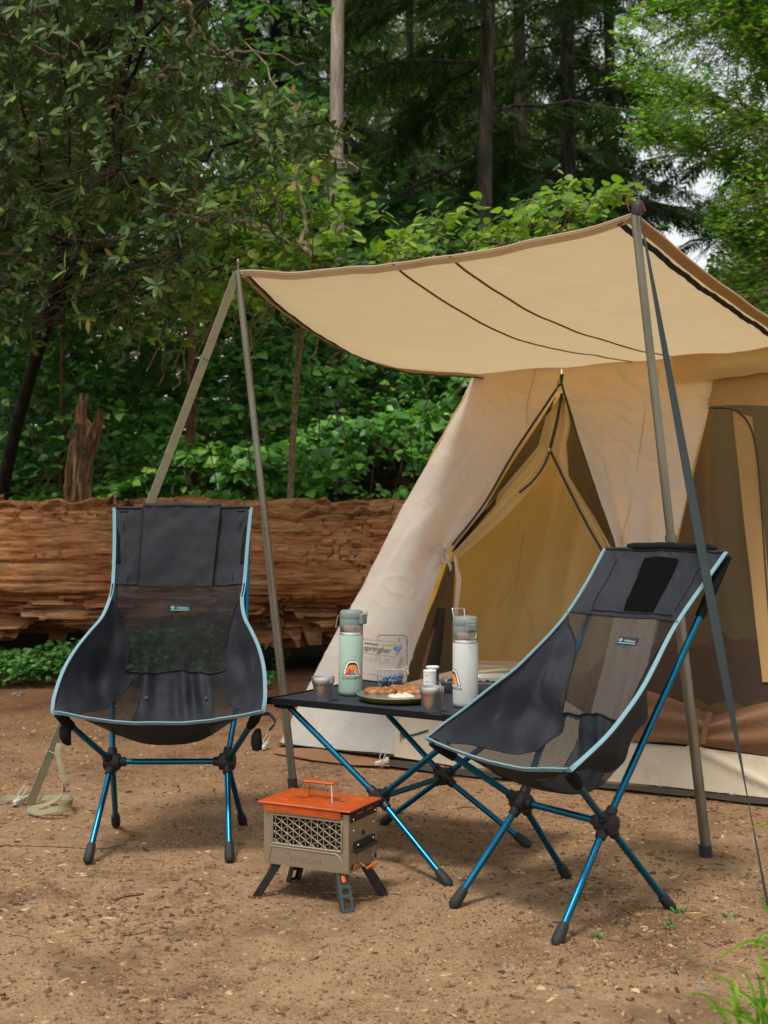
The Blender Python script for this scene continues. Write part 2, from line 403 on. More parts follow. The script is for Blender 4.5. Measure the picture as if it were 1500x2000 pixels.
def scatter_fine(name, n, ymin, ymax, size, mat, label, seed):
    r = np.random.default_rng(seed); y = ymin * (ymax / ymin) ** r.random(n); x = (r.random(n) * 2 - 1) * (y * .34 + .1); keep = r.random(n) < np.clip(.5 + .8 * fbm(x * 2.2, y * 2.2, seed + .5, 3), .1, 1); x, y = x[keep], y[keep]; n = len(x)
    s = size[0] * (size[1] / size[0]) ** r.random(n); k = 4; a = (np.arange(k) / k * 6.283)[None] + r.random((n, 1)) * 6.3 + r.normal(0, .3, (n, k)); rad = s[:, None] * (.5 + .8 * r.random((n, k))); z = ground_z(x, y)
    ring = np.stack([x[:, None] + rad * np.cos(a), y[:, None] + rad * np.sin(a), z[:, None] - .001 + .4 * rad * r.normal(size=(n, k))], -1); top = np.stack([x, y, z + s * (.35 + .5 * r.random(n))], -1)
    V = np.concatenate([ring, top[:, None]], 1).reshape(-1, 3); b = np.arange(n) * 5; T = np.concatenate([np.stack([b + i, b + (i + 1) % k, b + 4], 1) for i in range(k)])
    o = bpy.data.objects.new(name, mesh_data(name, V, T, mat, False)); S.collection.objects.link(o); tag(o, label, 'litter', kind='stuff')
def chipmat(name, stops):
    m, t, out = material(name); rnd = t.nodes.new('ShaderNodeNewGeometry').outputs['Random Per Island']; r = ramp(t, rnd, stops)
    co = coords(t); n = nd(t, 'ShaderNodeTexNoise', Scale=160.0, Detail=4.0); t.links.new(co, n.inputs['Vector'])
    mx = nd(t, 'ShaderNodeMixRGB', blend_type='OVERLAY'); mx.inputs[0].default_value = .5; t.links.new(r.outputs[0], mx.inputs[1]); t.links.new(n.outputs['Fac'], mx.inputs[2])
    p = nd(t, 'ShaderNodeBsdfPrincipled', Roughness=.9); p.inputs['Specular IOR Level'].default_value = .2
    t.links.new(mx.outputs[0], p.inputs['Base Color']); t.links.new(p.outputs[0], out.inputs[0]); return m
M_GRIT = chipmat('grit', [(0, lin(70, 51, 35)), (.4, lin(118, 91, 64)), (.9, lin(142, 113, 82)), (.985, lin(160, 133, 102)), (1, lin(124, 114, 104))])
M_CHIP = chipmat('bark_chip', [(0, lin(58, 42, 30)), (.45, lin(96, 68, 47)), (.85, lin(126, 92, 64)), (1, lin(154, 120, 88))])
scatter_chips('gravel', 26000, 2.45, 7.0, (.0025, .011), M_GRIT, 'fine tan grit and small stones strewn over the dirt', seed=3)
M_FLAKE = chipmat('wood_flake', [(0, lin(66, 47, 33)), (.3, lin(112, 84, 58)), (.75, lin(146, 114, 82)), (.95, lin(172, 142, 108)), (1, lin(190, 166, 134))])
scatter_chips('wood_flakes', 15000, 2.45, 7.5, (.005, .017), M_FLAKE, 'thin flat flakes of wood and bark trodden into the dirt', flat=.07, seed=17, long=2.0)
scatter_fine('fine_gravel', 90000, 2.45, 6.2, (.0018, .0058), M_GRIT, 'finest loose grains and crumbs covering the packed dirt', 13)
scatter_chips('bark_litter', 22000, 2.6, 8.6, (.0035, .013), M_CHIP, 'red brown bark flakes and wood crumbs littering the dirt', flat=.18, seed=5, long=1.7)

# fallen needles and shreds, drifted into patches
r = np.random.default_rng(23); n = 15000; y = 2.5 * (8.4 / 2.5) ** r.random(n); x = (r.random(n) * 2 - 1) * (y * .36 + .1); kp = fbm(x * 1.1, y * 1.1, 7.0, 3) + .25 * r.normal(size=n) > .08; x, y = x[kp], y[kp]; n = len(x)
a = r.random(n) * 6.3; ln_ = .010 + .022 * r.random(n); w_ = .0007 + .0009 * r.random(n); z = ground_z(x, y) + .003 + .003 * r.random(n); dx, dy = np.cos(a), np.sin(a); sl = .15 * r.normal(size=n)
V = np.stack([np.stack([x - dx * ln_ - dy * w_, y - dy * ln_ + dx * w_, z - sl * ln_], 1), np.stack([x - dx * ln_ + dy * w_, y - dy * ln_ - dx * w_, z - sl * ln_], 1), np.stack([x + dy * w_, y - dx * w_, z + .002], 1), np.stack([x - dy * w_, y + dx * w_, z + .002], 1), np.stack([x + dx * ln_, y + dy * ln_, z + sl * ln_], 1)], 1).reshape(-1, 3); b = np.arange(n) * 5
o = bpy.data.objects.new('needle_litter', mesh_data('needle_litter', V, np.concatenate([np.stack([b, b + 1, b + 2], 1), np.stack([b, b + 2, b + 3], 1), np.stack([b + 3, b + 2, b + 4], 1)]), M_CHIP, False)); S.collection.objects.link(o); tag(o, 'dry brown needles and shreds drifted over the dirt', 'litter', kind='stuff')

# single stones that stand out
M_STONE = plain('stone', (.19, .155, .125), .85, var=.3, scale=40, bump=.5, bscale=120)
def stone(px, py, s, label, cat='stone'):
    p = GP(px, py); r = np.random.default_rng(int(px * 7 + py)); n = 9; m = 5; V = []
    for i in range(m + 1):
        ph = math.pi * i / m
        for j in range(n):
            t = 2 * math.pi * j / n; q = np.array([math.sin(ph) * math.cos(t), math.sin(ph) * math.sin(t), math.cos(ph)])
            V.append(p + s * q * np.array([1, .75, .5]) * (1 + .22 * r.normal()) + np.array([0, 0, s * .12]))
    F = [(i * n + j, (i + 1) * n + j, (i + 1) * n + (j + 1) % n, i * n + (j + 1) % n) for i in range(m) for j in range(n)]
    tag(mk('stone', (V, F), M_STONE, smooth=False), label, cat, 'loose stones on the dirt')
stone(34, 1358, .034, 'round pale stone on the dirt at the far left below the clover')
stone(250, 1545, .016, 'small grey stone on the dirt under the left chair crossbar')
stone(1110, 1940, .017, 'flat angular grey stone in the foreground dirt below the right chair')
stone(991, 1888, .013, 'pale stone left of the right chair front foot')
stone(1260, 1765, .012, 'dark small stone between the right chair front foot and rear foot')
stone(1370, 1932, .018, 'dark low stone beside the foreground grass')
stone(65, 1765, .014, 'grey stone on the open dirt at the left photo edge')
stone(185, 1840, .013, 'dark pebble in the foreground dirt at lower left')

M_TWIG = barkmat('dry_twig', lin(70, 52, 38), lin(120, 95, 70), lin(170, 140, 108), (60, 60, 60), .4, .003)
def twig(pts, r, label):
    P = smoothpath([GP(x, y) + np.array([0, 0, r * .7]) for x, y in pts], 10)
    P[:, 2] = ground_z(P[:, 0], P[:, 1]) + r * .8
    tag(mk('fallen_twig', tube(P, np.linspace(r, r * .5, 10), 6), M_TWIG), label, 'twig', 'twigs lying on the dirt')
twig([(220, 1760), (245, 1752), (280, 1746)], .007, 'short broken pale twig on the dirt in front of the left chair')
twig([(0, 1648), (90, 1650), (190, 1654), (250, 1645)], .004, 'long thin dark twig on the dirt beside the left chair front foot')
twig([(120, 1482), (150, 1483), (178, 1484)], .004, 'thin twig on the dirt behind the left chair legs')
twig([(15, 1825), (40, 1829), (58, 1834)], .003, 'short dark twig on the open dirt at the left edge')
twig([(630, 1745), (700, 1746), (790, 1748)], .003, 'dark thin twig lying behind the fire box legs')
twig([(890, 1582), (910, 1580), (930, 1582)], .004, 'pale splinter on the dirt between table legs and right chair')
twig([(240, 1832), (270, 1828), (290, 1822)], .003, 'fine curved twig on the foreground dirt at the lower left')
twig([(1092, 1852), (1105, 1856), (1114, 1866)], .003, 'tiny bent twig at the front foot of the right chair')

# ------------------------------------------------------------------ the fallen log
LOGY, LOGR = 9.05, .64
def log_material():
    m, t, out = material('rotten_wood'); co = coords(t, (.9, 12.0, 12.0))
    n1 = nd(t, 'ShaderNodeTexNoise', Scale=1.7, Detail=12.0, Roughness=.78, Distortion=.25); t.links.new(co, n1.inputs['Vector'])
    co2 = coords(t, (3.0, 3.0, 3.0)); n2 = nd(t, 'ShaderNodeTexNoise', Scale=1.1, Detail=4.0); t.links.new(co2, n2.inputs['Vector'])
    r1 = ramp(t, n1.outputs['Fac'], [(.29, lin(28, 18, 11)), (.375, lin(104, 67, 41)), (.465, lin(184, 131, 87)), (.58, lin(218, 176, 132)), (.73, lin(234, 206, 174))])  # grain tones; the darkest paint crack shade where the bump dips
    r2 = ramp(t, n2.outputs['Fac'], [(.36, lin(214, 144, 92)), (.50, lin(244, 204, 166)), (.64, lin(178, 166, 152))])
    mx = nd(t, 'ShaderNodeMixRGB', blend_type='MULTIPLY'); mx.inputs[0].default_value = .5; t.links.new(r1.outputs[0], mx.inputs[1]); t.links.new(r2.outputs[0], mx.inputs[2])
    co3 = coords(t, (4.0, 44.0, 44.0)); n3 = nd(t, 'ShaderNodeTexNoise', Scale=2.0, Detail=8.0, Roughness=.75); t.links.new(co3, n3.inputs['Vector'])
    p = nd(t, 'ShaderNodeBsdfPrincipled', Roughness=.92); p.inputs['Specular IOR Level'].default_value = .12; t.links.new(mx.outputs[0], p.inputs['Base Color'])
    b1 = nd(t, 'ShaderNodeBump', Strength=1.0, Distance=.045); t.links.new(n1.outputs['Fac'], b1.inputs['Height'])
    b2 = nd(t, 'ShaderNodeBump', Strength=1.0, Distance=.014); t.links.new(n3.outputs['Fac'], b2.inputs['Height']); t.links.new(b1.outputs[0], b2.inputs['Normal'])
    t.links.new(b2.outputs[0], p.inputs['Normal']); t.links.new(p.outputs[0], out.inputs[0]); return m
M_LOG = log_material()
nx, na = 800, 300
X = np.linspace(-5.2, 2.6, nx); A = np.linspace(0, 2 * math.pi, na + 1)[:-1]
XG, AG = np.meshgrid(X, A, indexing='ij')
rr = LOGR * (1 + .02 * np.sin(XG * .9) + .05 * fbm(XG * .5, np.cos(AG) * 1.2, np.sin(AG) * 1.2, 3))
ca, sa = np.cos(AG), np.sin(AG)
warp = .35 * fbm(XG * .35, ca * 1.5, sa * 1.5, 2)
s1 = fbm(XG * .30 + warp, AG * 10 + warp * 1.2, 2.0, 4)                # long splits along the grain
s2 = fbm(XG * .7, AG * 34 + warp * 2, 6.0, 3)
fr = np.clip((np.sin(AG + .05) * -1 + .08), 0, 1)                     # the lower face is more decayed
fiss = np.clip((np.abs(s1) - .09) / .09, 0, 1); fiss2 = np.clip((np.abs(s2) - .10) / .12, 0, 1)
cross = np.abs(fbm(XG * 7 + s1 * .8, AG * 3, 11.0, 3)); crk = np.clip((cross - .05) / .06, 0, 1)
patch = np.clip(fbm(XG * .9, AG * 2.0, 21.0, 3) * 2.2 + .15, 0, 1)
rr = rr - (1 - fiss) * (.014 + .085 * fr) - (1 - fiss2) * (.005 + .030 * fr) * np.clip(.5 + fbm(XG * .7, AG * 2, 41.0, 2), 0, 1) - (1 - crk) * patch * .034
rr = rr + .016 * fbm(XG * 3, AG * 14, 4.0, 4) + .05 * np.maximum(0, fbm(XG * .9, AG * 4, 9.0, 3)) * fr - .55 * np.clip(-np.sin(AG) - .28, 0, 1)
pit = np.clip((fbm(XG * 1.1 + 3, AG * 6.5, 61.0, 3) - .15) / .08, 0, 1) * np.clip((-np.sin(AG) + .05) * 3, 0, 1); rr = rr - .19 * pit
q2 = AG * 9.0 + 2.4 * fbm(AG * 2.6, 0 * AG, 37.0, 2) + 1.0 * fbm(XG * .22, AG * 1.2, 31.0, 2) + .10 * fbm(XG * 4.5, AG * 3, 33.0, 2) + .5 * np.floor(XG * .9 + .4 * np.sin(AG * 7)); lay = np.floor(q2); fq = q2 - lay
cell = np.floor(XG * (1.6 + 3.2 * _h(lay, lay * 0 + 3, lay * 0)) + 10 * _h(lay, lay * 0 + 9, lay * 0) + .25 * fbm(XG * 6, AG * 9, 3.0, 2)); off_ = _h(lay, cell, lay * 0 + 5)
fr2 = np.clip((np.sin(AG + .10) * -1 - .02) * 1.7, 0, 1); front = np.clip(-ca * 2, 0, 1)
rr = rr + front * (.002 + .090 * fr2) * (fq - .6) + front * (.000 + .15 * fr2) * (off_ - .5) + .035 * fbm(XG * .8, AG * 3.0, 51.0, 3) * front + np.exp(-((AG - 1.75) / .25) ** 2) * .035 * fbm(XG * .9, AG * 6, 57.0, 4)
zc = .575 + .03 * np.sin(XG * .6) - .012 * (XG + 2)
G = np.stack([XG, LOGY + rr * ca * .98 + .03 * XG, zc + rr * sa * .99], -1)
G = np.concatenate([G, G[:, :1]], 1); V, F = gridmesh(G)
log = root('fallen_log', (-1.3, LOGY, 0), 'huge rotten orange brown log lying across the camp behind the chairs', 'log')
mk('log_body', (V, F[:, ::-1]), M_LOG, log)
# blocks of cubical rot standing proud along the top of the face
r = np.random.default_rng(4)
def logpt(x, a, out=0.0):
    i = int(np.clip(np.searchsorted(X, x), 0, nx - 1)); j = int(a / (2 * math.pi) * na) % na
    c = np.array([x, LOGY + .03 * x, zc[i, j]]); q = G[i, j]; n = nrm(q - c); return q + n * out, n
for row in range(3):
    x = -.42 if row else -1.05
    while x < .42:
        wd = .05 + .05 * r.random(); a = math.pi - .50 - row * .10 + .02 * r.normal()
        if r.random() < .82:
            p, n = logpt(x + wd / 2, a, -.004); tx = np.array([1, .03, 0]); ty = np.cross(n, tx)
            mk('wood_block', rbox(p, tx + r.normal(0, .05, 3), ty, n, wd * .46, .022 + .006 * r.random(), .012 + .014 * r.random(), .004), M_LOG, log, smooth=False)
        x += wd + .008
# long splintered plates of wood peeling off the crest
for k in range(12):
    x0 = -4.3 + k * .42 + .1 * r.normal(); L = .25 + .4 * r.random(); pts = []
    for q in range(9):
        p, n = logpt(x0 + L * q / 8, 1.95 + .06 * r.normal() + .06 * (k % 3), .012 + .010 * r.random()); pts.append(p)
    P = np.array(pts); mk('bark_plate', ribbon(P, np.array([0, -.5, .86]), .03 + .02 * r.random() + np.zeros(9), .022), M_LOG, log, smooth=False)

# a broken snag on the log
M_SNAG = barkmat('snag_wood', lin(36, 27, 20), lin(108, 80, 56), lin(176, 146, 114), (16, 16, 2.0), 1.0, .03)
sn = root('broken_snag', PX(148, 985, 9.0), 'jagged brown broken trunk standing upright on the log at left', 'stump')
H = 46; n = 56; cx = PX(150, 975, 9.0); tall = PX(160, 765, 9.0)[2] - cx[2]
Vs = []
for i in range(H):
    t = i / (H - 1)
    for j in range(n):
        a = 2 * math.pi * j / n
        R0 = .098 * (1 - .10 * t) * (1 + .10 * fbm(np.array(math.cos(a) * 2.4), np.array(math.sin(a) * 2.4), t * 1.2, 3)) * (1 + .22 * max(0, .16 - t) / .16)
        groove = abs(float(fbm(np.array(a * 3.2), np.array(t * 1.3), 3.0, 3))); R0 -= .018 * max(0, 1 - groove / .13)
        R0 += .010 * float(fbm(np.array(a * 6.0), np.array(t * 5.0), 1.0, 3))
        ca_, sa_ = math.cos(a), math.sin(a)
        # torn top: a tall tongue at left of centre, a shorter one at right
        hgt = .66 + .34 * math.exp(-((ca_ + .25) / .38) ** 2) + .20 * math.exp(-((ca_ - .72) / .30) ** 2) + .035 * float(fbm(np.array(a * 2.2), np.array(2.0), 0., 2))
        z = t * min(hgt, 1.0)
        fork = .035 * max(0, t - .62) / .38 * (1 if ca_ > .2 else -.2)
        Vs.append(cx + np.array([R0 * ca_ + .085 * t * z + fork, R0 * sa_, -.10 + z * (tall + .10)]))
Fs = [(i * n + j, i * n + (j + 1) % n, (i + 1) * n + (j + 1) % n, (i + 1) * n + j) for i in range(H - 1) for j in range(n)]
core = len(Vs); Vs.append(cx + np.array([.06, 0, tall * .55])); Fs += [((H - 1) * n + j, (H - 1) * n + (j + 1) % n, core) for j in range(n)]
mk('trunk', (Vs, Fs), M_SNAG, sn, smooth=False)
M_MOSS = plain('moss', lin(64, 72, 34), .95, var=.4, scale=60, bump=.8, bscale=300)
for k in range(7):
    a = r.random() * 2.2 - 2.6; t = .5 + .45 * r.random(); p = cx + np.array([.105 * math.cos(a) + .085 * t * t, .105 * math.sin(a), t * tall * .85])
    V, F = lathe([(.001, .012), (.016, .009), (.028, 0), (.02, -.006)], p, 9, (math.cos(a), math.sin(a), .15)); V = V + r.normal(0, .004, V.shape)
    mk('moss_pad', (V, F), M_MOSS, sn)
# ------------------------------------------------------------------ foliage
def leaf_template(kind):
    """flat outline along +x (length 1), folded on the midrib; returns verts, tris"""
    if kind == 'long':   xs_ = [.0, .18, .45, .75, 1.0]; ws = [.0, .10, .16, .13, .0]; fold = .05; droop = .10
    elif kind == 'broad': xs_ = [.0, .12, .38, .68, 1.0]; ws = [.0, .26, .38, .26, .0]; fold = .07; droop = .14
    elif kind == 'round': xs_ = [.0, .10, .35, .70, 1.0]; ws = [.0, .30, .44, .36, .0]; fold = .04; droop = .10
    elif kind == 'tooth': xs_ = [.0, .15, .33, .5, .66, .8, 1.0]; ws = [.0, .30, .30, .40, .27, .22, .0]; fold = .07; droop = .16
    V = []; mid = []; lf = []; rt = []
    for x, h in zip(xs_, ws):
        z = -droop * x * x
        mid.append(len(V)); V.append((x, 0, z))
        if h > 0:
            lf.append(len(V)); V.append((x - .03, h, z + fold * h / .3)); rt.append(len(V)); V.append((x - .03, -h, z + fold * h / .3))
        else: lf.append(None); rt.append(None)
    T = []
    for i in range(len(xs_) - 1):
        for side in (lf, rt):
            a, b, c, d = mid[i], mid[i + 1], side[i + 1], side[i]
            tri = [(a, b, c)] if d is None and c is not None else [(a, b, d)] if c is None else [(a, b, c), (a, c, d)]
            T += [t if side is lf else t[::-1] for t in tri]
    return np.array(V, float), np.array(T)
def maple_template():
    V = [(0, 0, 0)]; T = []; tips = [(-100, .45), (-52, .8), (0, 1.0), (52, .8), (100, .45)]
    for k, (a, l) in enumerate(tips):
        a0, a1 = R(a - 24), R(a + 24); i = len(V)
        V += [(.38 * math.cos(a0), .38 * math.sin(a0), .02), (l * math.cos(R(a)), l * math.sin(R(a)), -.1 * l), (.38 * math.cos(a1), .38 * math.sin(a1), .02)]
        T += [(0, i, i + 1), (0, i + 1, i + 2)]
    return np.array(V, float), np.array(T)
TPL = {k: leaf_template(k) for k in ('long', 'broad', 'round', 'tooth')}; TPL['maple'] = maple_template()
def orient(D, U):
    """rotation matrices with x along D, z near U"""
    D = D / (np.linalg.norm(D, axis=1)[:, None] + 1e-9); Y = np.cross(U, D); Y /= np.linalg.norm(Y, axis=1)[:, None] + 1e-9
    return np.stack([D, Y, np.cross(D, Y)], 2)
def place_leaves(kind, P, D, U, L, wid=None):
    V0, T0 = TPL[kind]; Rm = orient(D, U); k = len(V0); n = len(P)
    s = np.stack([L, L * (wid if wid is not None else 1.0), L], 1)
    V = np.einsum('nij,nkj->nki', Rm, V0[None] * s[:, None]) + P[:, None]
    T = (T0[None] + (np.arange(n) * k)[:, None, None]).reshape(-1, 3)
    return V.reshape(-1, 3), T
LEAFMESH = {}
def leaf_objects(name, kind, P, D, U, L, mat, parent, wid=1.0):
    """single leaves as objects that share one mesh"""
    from mathutils import Matrix
    key = (kind, mat.name, wid)
    if key not in LEAFMESH:
        V0, T0 = TPL[kind]; LEAFMESH[key] = mesh_data(name, V0 * np.array([1, wid, 1]), T0, mat, False)
    Rm = orient(D, U); org = ORG[parent.name]
    for i in range(len(P)):
        o = bpy.data.objects.new(name, LEAFMESH[key]); S.collection.objects.link(o); o.parent = parent
        M = np.eye(4); M[:3, :3] = Rm[i] * L[i]; M[:3, 3] = P[i] - org
        o.matrix_local = Matrix(M.tolist())
def unit(n, r): 
    v = r.normal(size=(n, 3)); return v / np.linalg.norm(v, axis=1)[:, None]

# --- bramble bank behind the log
M_BRAM = leafmat('bramble_leaf', [(0, lin(34, 72, 26)), (.4, lin(62, 118, 40)), (.75, lin(92, 152, 54)), (.95, lin(134, 180, 72)), (1, lin(166, 168, 80))], lin(110, 170, 44), .34, .42, .4)
M_BRAMO = leafmat('bramble_leaf_single', [(0, lin(42, 82, 30)), (.4, lin(68, 122, 46)), (.8, lin(98, 154, 58)), (1, lin(140, 176, 80))], lin(120, 176, 50), .34, .42, .4, objrand=True)
M_CANE = barkmat('cane', lin(30, 26, 16), lin(62, 52, 32), lin(98, 84, 54), (20, 20, 20), .3, .003)
def bramble(N, seed):
    r = np.random.default_rng(seed)
    x = -6.2 + 9.0 * r.random(N); y = 9.75 + 3.3 * r.random(N) ** 1.3
    crest = 1.45 + .75 * np.clip((y - 9.75) / 3.0, 0, 1) + .45 * fbm(x * .6, y * .6, 2.0, 3) + .25 * np.clip(x + 1, -1.5, 1.2)
    crest = np.clip(crest, .7, 3.2)
    z = .35 + (crest + bank_z(x, y) * .45 - .35) * (1 - .5 * r.random(N) ** 2.2)
    return x, y, z, r
x, y, z, r = bramble(11500, 31)
clump = fbm(x * 2.1, y * 2.1, z * 2.1, 3); kp = clump > -.18; x, y, z = x[kp], y[kp], z[kp]; n = len(x)
az = r.normal(-math.pi / 2, 1.15, n); D0 = np.stack([np.cos(az), np.sin(az), -.25 + .3 * r.normal(size=n)], 1)
U0 = np.stack([.35 * r.normal(size=n), -.45 + .3 * r.normal(size=n), np.ones(n)], 1)
L0 = (.050 + .095 * r.random(n) ** 1.4) * np.where(fbm(x * .8, y * .8, z * .8, 2) > .1, 1.25, .9); P0 = np.stack([x, y, z], 1)
P3, D3, U3, L3 = [], [], [], []
for k, (da, ls) in enumerate(((0, 1.0), (1.15, .78), (-1.15, .78))):    # three leaflets on each stalk
    c, s = math.cos(da), math.sin(da)
    d = np.stack([D0[:, 0] * c - D0[:, 1] * s, D0[:, 0] * s + D0[:, 1] * c, D0[:, 2] - .1 * abs(da)], 1)
    P3.append(P0 + .012 * d + .01 * r.normal(size=(n, 3))); D3.append(d); U3.append(U0 + .25 * r.normal(size=(n, 3))); L3.append(L0 * ls * (.85 + .3 * r.random(n)))
P3, D3, U3, L3 = map(np.concatenate, (P3, D3, U3, L3))
th = root('bramble_thicket', (-1.5, 10.2, 0), 'dense green bramble thicket filling the bank behind the log', 'bramble'); th['kind'] = 'stuff'
px = 750 + P3[:, 0] / P3[:, 1] * FPX; py = 1000 - (P3[:, 2] - 1.1) / P3[:, 1] * FPX
vis = (px > 10) & (px < 900) & (py > 560) & (py < 950); order = np.argsort(P3[:, 1] - 3 * L3 + np.where(vis, 0, 50)); big = order[:300]; rest = order[300:]
leaf_objects('leaf', 'tooth', P3[big], D3[big], U3[big], L3[big] * 1.15, M_BRAMO, th)
o = mk('foliage', place_leaves('tooth', P3[rest], D3[rest], U3[rest], L3[rest]), M_BRAM, th, smooth=False); o['kind'] = 'stuff'
cb = MB()
for k in range(150):
    x0 = -5.5 + 8 * r.random(); y0 = 9.9 + 2.2 * r.random(); h = 1.1 + 1.1 * r.random(); dx = .5 * r.normal(); 
    P = smoothpath([(x0, y0, .2), (x0 + dx * .3, y0 - .1, h * .7), (x0 + dx * .8, y0 - .35, h), (x0 + dx * 1.5, y0 - .6, h * .82)], 9)
    cb.add(tube(P, np.linspace(.006, .002, 9), 4, False))
o = mk('canes', cb.vf, M_CANE, th); o['kind'] = 'stuff'

# --- clover mat at the foot of the log
M_CLOV = leafmat('clover_leaf', [(0, lin(30, 66, 26)), (.5, lin(58, 112, 44)), (1, lin(110, 158, 76))], lin(90, 150, 40), .3, .5, .3)
r = np.random.default_rng(8); N = 5200
x = -3.7 + 3.0 * r.random(N); yy = 7.95 + .55 * r.random(N); edge = -1.02 + .25 * fbm(yy * 3, x * 0, 1.0, 2); kp = (x < edge - .15 + .3 * r.random(N)) | (r.random(N) < .25); x, yy = x[kp], yy[kp]; N = len(x)
hz = np.clip(.26 + .12 * fbm(x * 3, yy * 3, 1.0, 3), .05, .5) * np.clip((-.75 - x) / .3, .1, 1); z = .02 + hz * (1 - r.random(N) ** 2 * .8) * np.clip((yy - 7.85) / .25, .25, 1)
az = r.random(N) * 6.3; D = np.stack([np.cos(az), np.sin(az), .1 * r.normal(size=N)], 1); U = np.stack([.3 * r.normal(size=N), -.5 + .3 * r.normal(size=N), np.ones(N)], 1)
cl = mk('clover_patch', place_leaves('round', np.stack([x, yy, z], 1), D, U, .022 + .022 * r.random(N)), M_CLOV, smooth=False)
tag(cl, 'low bright green clover mat growing at the foot of the log', 'clover', kind='stuff')
# small sprigs by the log's right foot
for k, (px_, py_, lab) in enumerate(((540, 1312, 'small green sprig at the log foot right of the left chair'), (660, 1330, 'little weed between the log and the mint bottle'))):
    p = GP(px_, py_); n = 26; az = r.random(n) * 6.3; D = np.stack([np.cos(az), np.sin(az), .5 + .3 * r.normal(size=n)], 1)
    P = p + np.stack([.05 * r.normal(size=n), .05 * r.normal(size=n), .02 + .09 * r.random(n)], 1)
    tag(mk('weed_sprig', place_leaves('round', P, D, np.tile([0, -.3, 1.], (n, 1)), .025 + .02 * r.random(n)), M_CLOV, smooth=False), lab, 'weed', 'sprigs by the log')

# --- woody plants
M_DKBARK = barkmat('dark_bark', lin(12, 10, 8), lin(28, 24, 18), lin(52, 46, 36), (10, 10, 3), .7, .01)
M_GRBARK = barkmat('twig_bark', lin(62, 54, 40), lin(112, 100, 78), lin(160, 148, 122), (30, 30, 10), .4, .004)
M_OLBARK = barkmat('olive_twig_bark', lin(34, 32, 20), lin(58, 54, 36), lin(92, 84, 60), (30, 30, 10), .4, .004)
def limb_tree(limbs, pts):
    """nearest point of the limb skeleton for every tip"""
    Q = np.concatenate([l[3:] for l in limbs]); out = []
    for p in pts: out.append(Q[np.argmin(((Q - p) ** 2).sum(1) + .35 * np.maximum(0, Q[:, 2] - p[2]))])
    return np.array(out)
def woody(name, loc, label, trunk, tr, limbs, lr, tips, twr, leafkind, lsize, per, mats, barks, bigkey, group=None, droop=.2, wid=1.0, spread=1.0, seed=1, curl=.0, uback=-.35, nbig=300):
    r = np.random.default_rng(seed); t = root(name, loc, label, 'tree' if 'tree' in name or 'maple' in name else 'shrub', group)
    mk('trunk', tube(smoothpath(trunk, 26), np.linspace(tr[0], tr[1], 26), 10), barks[0], t)
    L = []
    for l in limbs:
        P = smoothpath(l, 18); P[1:-1] += .02 * r.normal(size=(16, 3)); L.append(P); mk('branch', tube(P, np.linspace(lr, lr * .35, 18), 6), barks[0] if r.random() < .45 else barks[1], t)
    base = limb_tree(L, tips); tb = MB(); P, D, U, Ls = [], [], [], []
    for a, b in zip(base, tips):
        m1 = a + (b - a) * .4 + .10 * np.linalg.norm(b - a) * r.normal(size=3); m1[2] -= .06 * np.linalg.norm(b - a)
        path = smoothpath([a, m1, b], 7); tb.add(tube(path, np.linspace(twr, twr * .45, 7), 4, False))
        ax = nrm(path[-1] - path[-2]) + np.array([0, -.2, .25]); ax = nrm(ax); e1 = nrm(np.cross(ax, (0.3, .2, 1))); e2 = np.cross(ax, e1)
        k = per[0] + int(r.integers(0, per[1] - per[0] + 1)); a0 = r.random() * 6.3
        for q in range(k):
            if leafkind == 'long':           # whorl round the twig end
                an = a0 + q * 6.283 / k + .25 * r.normal(); d = e1 * math.cos(an) + e2 * math.sin(an) + ax * (.35 + .3 * r.random()); pos = b - ax * .012 * r.random()
                u = ax + .25 * r.normal(size=3)
            else:                            # leaves strung along the twig
                f = 1 - (q / k) * .85; pos = path[min(6, int(f * 6))] + .5 * lsize[0] * r.normal(size=3) * spread
                an = r.random() * 6.3; d = np.array([math.cos(an), math.sin(an) * .7 - .25, -droop + .25 * r.normal()]); u = np.array([.35 * r.normal(), uback + .35 * r.normal(), 1])
            d = nrm(d); d[2] -= curl; P.append(pos); D.append(nrm(d)); U.append(u); Ls.append(lsize[0] + (lsize[1] - lsize[0]) * r.random())
    o = mk('twigs', tb.vf, barks[-1], t); o['kind'] = 'stuff'
    P, D, U, Ls = map(np.array, (P, D, U, Ls))
    px = 750 + P[:, 0] / P[:, 1] * FPX; py = 1000 - (P[:, 2] - 1.1) / P[:, 1] * FPX
    vis = (px > 5) & (px < 1495) & (py > 5) & bigkey(px, py); order = np.argsort(P[:, 1] - 4 * Ls + np.where(vis, 0, 50)); big, rest = order[:nbig], order[nbig:]
    if nbig: leaf_objects('leaf', leafkind, P[big], D[big], U[big], Ls[big], mats[1], t, wid)
    o = mk('foliage', place_leaves(leafkind, P[rest], D[rest], U[rest], Ls[rest], wid), mats[0], t, smooth=False); o['kind'] = 'stuff'
    return t
def tips_in(poly_fn, n, dmin, dmax, box, seed, dpow=1.0):
    r = np.random.default_rng(seed); out = []
    while len(out) < n:
        px, py = box[0] + (box[1] - box[0]) * r.random(), box[2] + (box[3] - box[2]) * r.random()
        if poly_fn(px, py, r): out.append(PX(px, py, dmin + (dmax - dmin) * r.random() ** dpow))
    return np.array(out)

